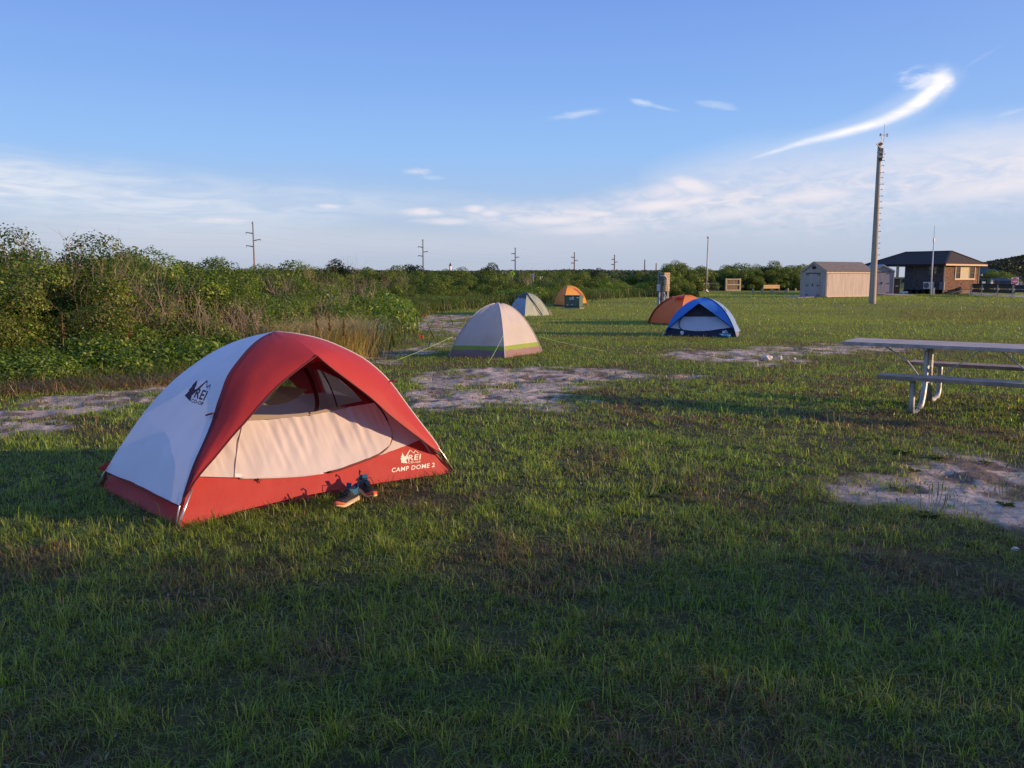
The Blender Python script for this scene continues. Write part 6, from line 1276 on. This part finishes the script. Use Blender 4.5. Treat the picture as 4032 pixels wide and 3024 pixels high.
def vegetation():
    near = []; used = set()
    G1 = 'shrubs of the coastal thicket on the left'; G2 = 'shrubs of the hedge beyond the field'
    L1 = 'dense leafy green shrub of the thicket on the left'; L2 = 'rounded green shrub in the long hedge beyond the field'
    for i in range(5): near.append(make_shrub('shrub', 25000, .050, 900 + i, HEDGE_PAL, w=1.35, h=2.0, nl=24, label=L1, group=G1, wts=((.36, .3, .2, .1, .04), (.2, .45, .2, .12, .03), (.45, .15, .3, .05, .05), (.2, .2, .2, .2, .2), (.4, .3, .25, .05, .0))[i]))
    mid = [make_shrub('shrub', 12000, .085, 950 + i, HEDGE_PAL, w=1.6, h=2.1, nl=30, label=L2, group=G2) for i in range(4)]
    vine = [make_shrub('shrub', 10000, .062, 970 + i, [(.14, .235, .028), (.20, .28, .038), (.08, .155, .03)], w=1.0, h=.85, nl=20, label='low bright leafy undershrub at the foot of the left thicket', group='low undershrubs at the foot of the thicket', wts=(.45, .3, .25)) for i in range(3)]
    E = np.array(dist_edge(), float); rs = random.Random(42)
    def put(pro, x, y, sc, szz=1., lab=None):
        key = pro.name; rz = rs.uniform(0, 6.28)
        if y > 24 and abs(CX + F * x / y - 1773) < F * 1.9 * sc / y + 12: szz *= min(1., (1.45 + 34 * y / F + .12) / (2.12 * sc))
        s3 = (sc, sc, sc * szz)
        if key not in used:
            used.add(key); pro.location = (x, y, gz(x, y) - .04); pro.rotation_euler = (0, 0, rz); pro.scale = s3
            if lab: pro['label'] = lab
            return pro
        return copy_tree(pro, (x, y, gz(x, y) - .04), rz, s3, lab)
    d = np.concatenate([[0], np.cumsum(np.hypot(*np.diff(E, axis=0).T))]); Lt = d[-1]
    def at(s):
        x, y = np.interp(s, d, E[:, 0]), np.interp(s, d, E[:, 1]); x2, y2 = np.interp(s + .5, d, E[:, 0]), np.interp(s + .5, d, E[:, 1]); t = V3(x2 - x, y2 - y, 0)
        if np.linalg.norm(t) < 1e-6: t = V3(1, 1, 0)
        t /= np.linalg.norm(t); return x, y, -t[1], t[0]
    for row, (off, hf) in enumerate([(.45, 0), (1.5, .74), (3.1, 1.04), (5.4, 1.14), (8.5, 1.12), (12.5, 1.12)]):
        s = rs.uniform(0, .8)
        while s < Lt:
            x, y, nx, ny = at(s); px = CX + F * x / y
            farr = y > 24
            o = off * (1.25 if farr else 1) + rs.uniform(-.35, .35); X, Y = x + nx * o, y + ny * o; step = ((1.15 if Y < 17 else 1.5) if row else .95) + .028 * y
            ppx = CX + F * X / max(Y, 1)
            if ppx > -500:
                if row == 0:
                    if not (1080 < ppx < 1620 and Y < 22): put(rs.choice(vine), X, Y, rs.uniform(.9, 1.25) * (1.3 if farr else 1), rs.uniform(.75, 1.15))
                else:
                    k = hf * rs.uniform(.88, 1.08)
                    if Y < 22 and X < -6.5: k = hf * rs.uniform(1.02, 1.10) * 1.10
                    if Y < 22 and ppx > 900: k *= .80 if row > 1 else .6
                    if row == 1 and Y < 22 and 520 < ppx < 1300: k *= .62
                    if farr: put(rs.choice(mid), X, Y, k * rs.uniform(.90, 1.06), rs.uniform(.85, 1.05) * (.86 if Y > 34 and row < 3 else 1))
                    else: put(rs.choice(near), X, Y, k, rs.uniform(.9, 1.05))
            s += step
    # unseen shrubs added beyond the right edge to break up the foreground shade
    for X, Y, k, q_ in ((17, -.6, 2.1, 1.15), (21, .9, 2.3, 1.1), (15, 1.2, 1.6, 1.1), (19, 2.3, 1.9, 1.), (14, 2.6, 1.15, 1.2), (23, 3.0, 1.8, 1.05), (17, 3.5, 1.2, 1.1), (12.5, 3.6, .75, 1.1), (21, 4.2, 1.3, 1.), (16, 4.6, .8, 1.), (26, 1.8, 2.3, 1.1), (12, 1.6, 1.1, 1.2)): put(rs.choice(near), X, Y, k, q_, 'unseen tall shrub added beyond the right edge to shade the near grass')
    # filler crest rows behind, far left and middle
    for k in range(70):
        Y = rs.uniform(24, 60); px = rs.uniform(-50, 1700) if k < 52 else rs.uniform(1700, 2500); Y = Y if px < 1700 else rs.uniform(74, 100)
        X = (px - CX) / F * Y; lim = np.interp(Y, E[7:, 1], E[7:, 0])
        if X < lim - 5: put(rs.choice(mid), X, Y, rs.uniform(.98, 1.1))
    # right hedge beyond the screens
    for row, (Y0, hh) in enumerate([(104, 1.15), (107, 1.35), (111, 1.55)]):
        px = 2640
        while px < 3200:
            X = (px - CX) / F * Y0; put(rs.choice(mid), X, Y0 + rs.uniform(-1, 1), hh * rs.uniform(.9, 1.12) * 1.1, .95, 'rounded green shrub in the hedge behind the wooden screens'); px += rs.uniform(52, 74)
    for px, Y, k in ((2668, 66, .72), (2690, 67, .62), (2640, 70, .9), (2712, 68, .42), (2620, 76, 1.0), (2590, 74, .9)): put(rs.choice(mid), (px - CX) / F * Y, Y, k, 1., 'sunlit shrub at the hedge end, right of the wooden utility post')
    for px, Y, k in ((2620, 95, 1.35), (2570, 96, 1.1), (2520, 98, 1.1), (2470, 100, 1.0), (2420, 99, 1.0), (2680, 99, 1.65), (2640, 98, 1.5), (2740, 101, 1.5)): put(rs.choice(mid), (px - CX) / F * Y, Y, k, 1.0, 'tall dark green shrub at the back of the far hedge')
    # evergreens standing above the crest
    pine_pal = [(.03, .052, .02), (.05, .075, .03)]
    pv = [make_shrub('evergreen_tree', 5000, .12, 990 + i, pine_pal, w=1.1, h=2.6, nl=22, label='x', cat='tree', group='dark evergreens above the hedge crest', wts=(.6, .4)) for i in range(2)]
    for i, (px, top, Y, lab) in enumerate([(1335, 1014, 48, 'dark wind-bent evergreen above the thicket, beside a bare tree'), (1640, 1018, 75, 'dark evergreen under the second utility pole'), (1925, 1030, 70, 'rounded dark evergreen left of the diamond crossing sign'), (2262, 1050, 110, 'small dark evergreen under the utility pole above the orange tent'), (2345, 1052, 110, 'dark evergreen just right of the orange tent, on the crest'), (3002, 1036, 112, 'flat-topped dark evergreen above the bright plank barrier'), (3130, 1045, 112, 'dark evergreen on the crest beside the big shed'), (2205, 1060, 90, 'low dark evergreen on the crest above the sage green tent')]):
        X = (px - CX) / F * Y; H_ = CAMH + (1090 - top) * Y / F - gz(X, Y); put(pv[i % 2], X, Y, H_ / 2.75, 1.06, lab)
    bt = make_dead('bare_tree', 77, 6, 2.6, .25, 'grey bare leafless tree beside the dark wind-bent evergreen on the crest', None, mat('bare_grey', (.20, .17, .16), rough=.9), 0); bt['category'] = 'tree'; X = (1385 - CX) / F * 49; bt.location = (X, 49, .2)
    # dead twiggy shrubs
    dg = 'dead twiggy shrubs in front of the thicket'; dl = 'brittle grey brown twiggy shrub in front of the left thicket'
    dd = [make_dead('dead_shrub', 60 + i, 16, 1.15, .5, dl, dg, leafy=3200) for i in range(3)]; us = set()
    for px, Y, k in ((640, 15.6, 1.15), (760, 15.4, 1.15), (850, 15.9, 1.05), (920, 16.3, 1.0), (1010, 16.8, .95), (580, 16, 1.25), (520, 17, 1.4), (410, 17.2, 1.45), (230, 15.6, 1.62), (330, 15.8, 1.6), (450, 15.6, 1.5), (150, 15.4, 1.65), (540, 15.2, 1.3), (1240, 20, 1.0), (1160, 19, .9), (330, 16.5, 1.35), (680, 17.5, 1.4), (1330, 24, 1.2), (1450, 36, 1.5), (1250, 34, 1.6), (1560, 48, 1.5), (2060, 60, 1.6), (2180, 61, 1.5), (1420, 28, 1.2), (2390, 70, 1.5), (1130, 26, 1.5)):
        p = rs.choice(dd); X = (px - CX) / F * Y; loc = (X, Y, gz(X, Y))
        if p.name not in us: us.add(p.name); p.location = loc; p.scale = (k,) * 3
        else: copy_tree(p, loc, rs.uniform(0, 6), (k, k, k * rs.uniform(.9, 1.1)))
    # far-off woodland to the horizon
    r = np.random.default_rng(5); n = 70000; a = r.uniform(-.5, .62, n); D = r.uniform(235, 430, n); x = np.sin(a) * D; y = np.cos(a) * D; hh = 2.2 + 1.6 * fbm(x * .05, y * .05, 3, 77) + .9 * sst(250, 400, D)
    k = x / y < .43; x, y, hh = x[k], y[k], hh[k]; n = len(x); z = hh * (1 - .7 * r.random(n) ** 2); s = r.uniform(.28, .6, n)
    nn = r.normal(size=(n, 3)) + [0, -.6, .5]; nn /= np.linalg.norm(nn, axis=1)[:, None]; t = np.cross(nn, r.normal(size=(n, 3))); t /= np.linalg.norm(t, axis=1)[:, None]; b = np.cross(nn, t); p = np.stack([x, y, z], 1); s = s[:, None]
    V = np.stack([p - t * s, p + b * s * .6, p + t * s, p - b * s * .6], 1).reshape(-1, 3); c = np.array([.062, .088, .034]) * r.uniform(.6, 1.4, n)[:, None]
    tag(link('far_woodland', mesh_arrays('far_woodland', V, np.arange(n * 4), np.full(n, 4), np.repeat(c, 4, 0)), mat=LEAF), 'far-off dark woodland strip on the horizon', 'woodland', kind='stuff')
    # dune scrub on the right, behind the house
    n = 60000; u = r.uniform(.46, .80, n); y = r.uniform(136, 330, n); x = u * y; z = zg(x, y); k = (fbm(x * .11, y * .06, 3, 78) > .43) & (z > .3); x, y, z = x[k], y[k], z[k]; n = len(x); s = r.uniform(.25, .6, n)[:, None]
    nn = r.normal(size=(n, 3)) + [0, -.3, .8]; nn /= np.linalg.norm(nn, axis=1)[:, None]; t = np.cross(nn, r.normal(size=(n, 3))); t /= np.linalg.norm(t, axis=1)[:, None]; b = np.cross(nn, t); p = np.stack([x, y, z + .25], 1)
    V = np.stack([p - t * s, p + b * s * .6, p + t * s, p - b * s * .6], 1).reshape(-1, 3); c = np.array([.05, .055, .025]) * r.uniform(.6, 1.4, n)[:, None]
    tag(link('dune_scrub', mesh_arrays('dune_scrub', V, np.arange(n * 4), np.full(n, 4), np.repeat(c, 4, 0)), mat=LEAF), 'sparse scrub patches growing over the far dune', 'scrub', kind='stuff')
    for px, Y, k in ((3880, 128, 1.1), (3905, 128, 1.25), (3930, 130, 1.15), (3955, 131, 1.0), (3850, 126, .9), (3980, 130, .7)): put(rs.choice(mid), (px - CX) / F * Y, Y, k * 1.25, .8, 'green shrub on the flat before the far dune, right of the house')
    # ---- tall grass, straw and undergrowth
    def region(n, pts, spread):
        """scatter round a polyline"""
        pts = np.array(pts, float); dd_ = np.concatenate([[0], np.cumsum(np.hypot(*np.diff(pts, axis=0).T))]); s = rng.uniform(0, dd_[-1], n)
        return np.interp(s, dd_, pts[:, 0]) + rng.normal(0, spread, n), np.interp(s, dd_, pts[:, 1]) + rng.normal(0, spread, n)
    def colr(n, cols, w):
        i = rng.choice(len(cols), n, p=w); return np.array(cols)[i] * rng.uniform(.65, 1.3, (n, 1))
    x, y = region(9000, [(-4.4, 15.9), (-3.95, 16.9), (-3.65, 17.9), (-3.9, 19.4)], .32); n = len(x)
    o = blades('plume_grass', x, y, rng.uniform(.4, 1.2, n), rng.uniform(.005, .010, n), rng.uniform(.5, 1.4, n), colr(n, [(.68, .50, .25), (.34, .29, .11), (.13, .18, .04)], [.55, .25, .20]), GM, 2); tag(o, 'tall golden plume grass at the right end of the near thicket', 'grass', kind='stuff')
    x, y = region(26000, [(-12, 10.2), (-7.8, 11.3), (-6.4, 12.5), (-5.5, 13.6), (-4.6, 14.8), (-3.9, 15.9)], .45); n = len(x)
    o = blades('undergrowth', x, y, rng.uniform(.08, .42, n), rng.uniform(.006, .012, n), rng.uniform(.2, 1.1, n), colr(n, [(.09, .16, .02), (.19, .22, .05), (.38, .27, .12), (.05, .10, .018)], [.42, .26, .14, .18]), GM, 2); tag(o, 'rank grass and weeds along the foot of the left thicket', 'undergrowth', kind='stuff')
    x, y = region(9000, [(-12, 9.7), (-7.4, 10.9), (-6.0, 12.1), (-5.0, 13.3), (-4.3, 14.3)], .30); n = len(x)
    o = blades('straw', x, y, rng.uniform(.12, .34, n), rng.uniform(.006, .011, n), rng.uniform(1.0, 2.2, n), colr(n, [(.50, .34, .17), (.34, .20, .09), (.18, .15, .05)], [.5, .3, .2]), GM, 2, droop=1.6, dirn=rng.choice([.3, -.4, 2.8], n)); tag(o, 'flattened dry straw along the edge of the left thicket', 'straw', kind='stuff')
    x, y = region(26000, [(-4.9, 19.0), (-5.0, 23), (-5.5, 29), (-6.2, 38), (-4.8, 43), (-1.8, 49), (2.7, 57.5), (8.2, 65.5), (12.4, 73)], .9); n = len(x)
    o = blades('undergrowth', x, y, rng.uniform(.25, .85, n), rng.uniform(.02, .05, n), rng.uniform(.1, .7, n), colr(n, [(.07, .11, .02), (.12, .14, .035), (.25, .19, .09), (.04, .075, .018)], [.45, .25, .08, .22]), GM, 1); tag(o, 'rank weeds along the foot of the hedge beyond the field', 'undergrowth', kind='stuff')
    # reddish weeds on the right
    x = rng.uniform(14, 30, 16000); y = rng.uniform(26, 44, 16000); s, dq = masks(x, y); k = (dq > .25) & (rng.random(len(x)) < .5) & (x / y > .46) & (x / y < .66); x, y = x[k], y[k]; n = len(x)
    if n: tag(blades('dry_weeds', x, y, rng.uniform(.05, .20, n), rng.uniform(.012, .025, n), rng.uniform(.2, 1., n), colr(n, [(.28, .12, .07), (.20, .15, .07), (.09, .11, .03)], [.35, .35, .3]), GM, 1), 'reddish dry weeds over the thin lawn at right', 'weeds', kind='stuff')
    # brown stalks (docks) standing in the thicket edge
    WS0 = mat('spike_stem', (.16, .14, .06), rough=.9)
    st = mat('brown_stalk', (.30, .13, .06), rough=.9, var=.2, vs=20)
    for px, py, top, lab in ((243, 1480, 1235, 'upright rusty seed spike left, in front of the thicket'), (485, 1470, 1240, 'leaning rusty seed spike in front of the thicket'), (1262, 1400, 1222, 'red brown dock spike leaning left in the plume grass'), (1296, 1400, 1226, 'red brown dock spike upright in the plume grass'), (1352, 1405, 1258, 'shorter red brown dock spike nearest the sandy track')):
        Y = (12.9 if px < 400 else 13.9 if px < 600 else 16.2); X = (px - CX) / F * Y; b0 = V3(X, Y, gz(X, Y)); t0 = P(px, top, Y); lean = .12 if px in (485,) else (-.10 if px == 1262 else .0)
        root = thing('seed_spike', b0, lab, 'plant', 'rusty seed spikes along the thicket'); t0 = t0 + V3(lean, 0, 0); MB().tube([b0, b0 * .5 + t0 * .5 + V3(-lean * .3, 0, 0), t0], [.010, .008, .005], 5).build('stem', WS0, root)
        b = MB(); 
        for i in range(120):
            q = rs.uniform(.62, 1.0); c = b0 * (1 - q) + t0 * q; sz = .018 * (1.3 - q); dx = V3(rs.uniform(-1, 1), rs.uniform(-1, 1), rs.uniform(.2, 1.2)) * .030 * (1.5 - q); b.add([c, c + dx + V3(sz, 0, 0), c + dx * 1.6, c + dx + V3(-sz, 0, 0)], [(0, 1, 2, 3)])
        b.build('seed_head', st, root, fix=False)
    # weed plants with curved seed stalks on the thin ground at right
    WG = mat('weed_leaf', (.07, .12, .03), rough=.6, trans=.25, var=.2, vs=30); WS = mat('weed_stalk', (.20, .21, .08), rough=.8, var=.2, vs=30)
    protos = []
    for v in range(3):
        root = thing('weed_plant', (0, 0, 0), 'low weed rosette with curved seed stalks on the thin ground', 'weed', 'weed rosettes on the thin ground'); b = MB(); rr = random.Random(300 + v)
        for i in range(26):
            a = rr.uniform(0, 6.28); L_ = rr.uniform(.06, .13); w_ = rr.uniform(.006, .012); e = V3(math.cos(a), math.sin(a), 0); f = V3(-math.sin(a), math.cos(a), 0); b.add([-f * w_ * .4, f * w_ * .4, e * L_ * .5 + f * w_ + V3(0, 0, .03), e * L_ + V3(0, 0, .015 + .02 * rr.random()), e * L_ * .5 - f * w_ + V3(0, 0, .03)], [(0, 1, 2, 3, 4)])
        lv = b.build('leaves', WG, root, fix=False); b = MB()
        for i in range(rr.randint(4, 8)):
            a = rr.uniform(0, 6.28); hgt = rr.uniform(.14, .30); e = V3(math.cos(a), math.sin(a), 0) * rr.uniform(.06, .16); pts = [V3(0, 0, 0), e * .6 + V3(0, 0, hgt * .25), e * .95 + V3(0, 0, hgt * .65), e * 1.0 + V3(0, 0, hgt)]; b.tube(smoothline(pts, 7), [.0022] * 4 + [.003, .0045, .003], 4)
        sk = b.build('seed_stalks', WS, root, fix=False); KIDS[root.name] = [lv, sk]; protos.append(root)
    us = set()
    W_ = [(3780, 1730), (3990, 1740), (3560, 1790), (3690, 1810), (3600, 1860), (3660, 2040), (3880, 1830), (3400, 1740), (3300, 1700), (3210, 1640), (2660, 1930), (2700, 1900), (2350, 1960), (2130, 1740), (2280, 1700), (3450, 1620), (3520, 1640), (3700, 1640), (3860, 1620), (3930, 1600), (2900, 1600), (3050, 1660), (2560, 1960), (3960, 1995), (3830, 2150), (3100, 1590)]
    for i, (px, py) in enumerate(W_):
        g = G(px, py); p = protos[i % 3]; k = rs.uniform(.45, .8)
        if p.name not in us: us.add(p.name); p.location = tuple(g); p.scale = (k,) * 3
        else: copy_tree(p, g, rs.uniform(0, 6.28), k)
    # pale seed stalks scattered in tufts
    n = 16000; y = np.sqrt(rng.uniform(2.2 ** 2, 20 ** 2, n)); x = (rng.random(n) * 2 - 1) * .66 * y; k = fbm(x * 1.6 + 31, y * 1.6, 4, 231) > .585; k &= x > np.interp(y, [3, 10, 12, 16, 22], [-9, -7, -6, -2.4, -3]); 
    for p in FOOT: k &= sdist(x, y, p) < 0
    x, y = x[k], y[k]; n = len(x)
    tag(blades('seed_stalks', x, y, rng.uniform(.025, .085, n), rng.uniform(.003, .005, n) * (1 + y * .05), rng.uniform(.0, .35, n), colr(n, [(.38, .27, .18), (.30, .26, .14), (.36, .20, .14)], [.5, .3, .2]), GM, 2), 'pale dry seed stalks standing in tufts in the lawn', 'seed stalks', kind='stuff')
    # clover heads
    n = 1500; y = rng.uniform(13, 44, n); x = (rng.random(n) * 2 - .7) * .6 * y; k = fbm(x * .35 + 3, y * .35, 3, 241) > .56; k &= x > -2; x, y = x[k], y[k]; n = len(x)
    tag(blades('clover_heads', x, y, np.full(n, .05) + .02, rng.uniform(.008, .02, n), np.zeros(n), np.tile([[.42, .42, .36]], (n, 1)) * rng.uniform(.6, 1, (n, 1)), GM, 1), 'white clover heads dotted through the far lawn', 'clover', kind='stuff')
tents(); picnic(); small_things(); pedestal(); cabinet(); screens(); buildings(); ranger_side(); mast(); powerline(); far_signs()
vegetation(); lawn()
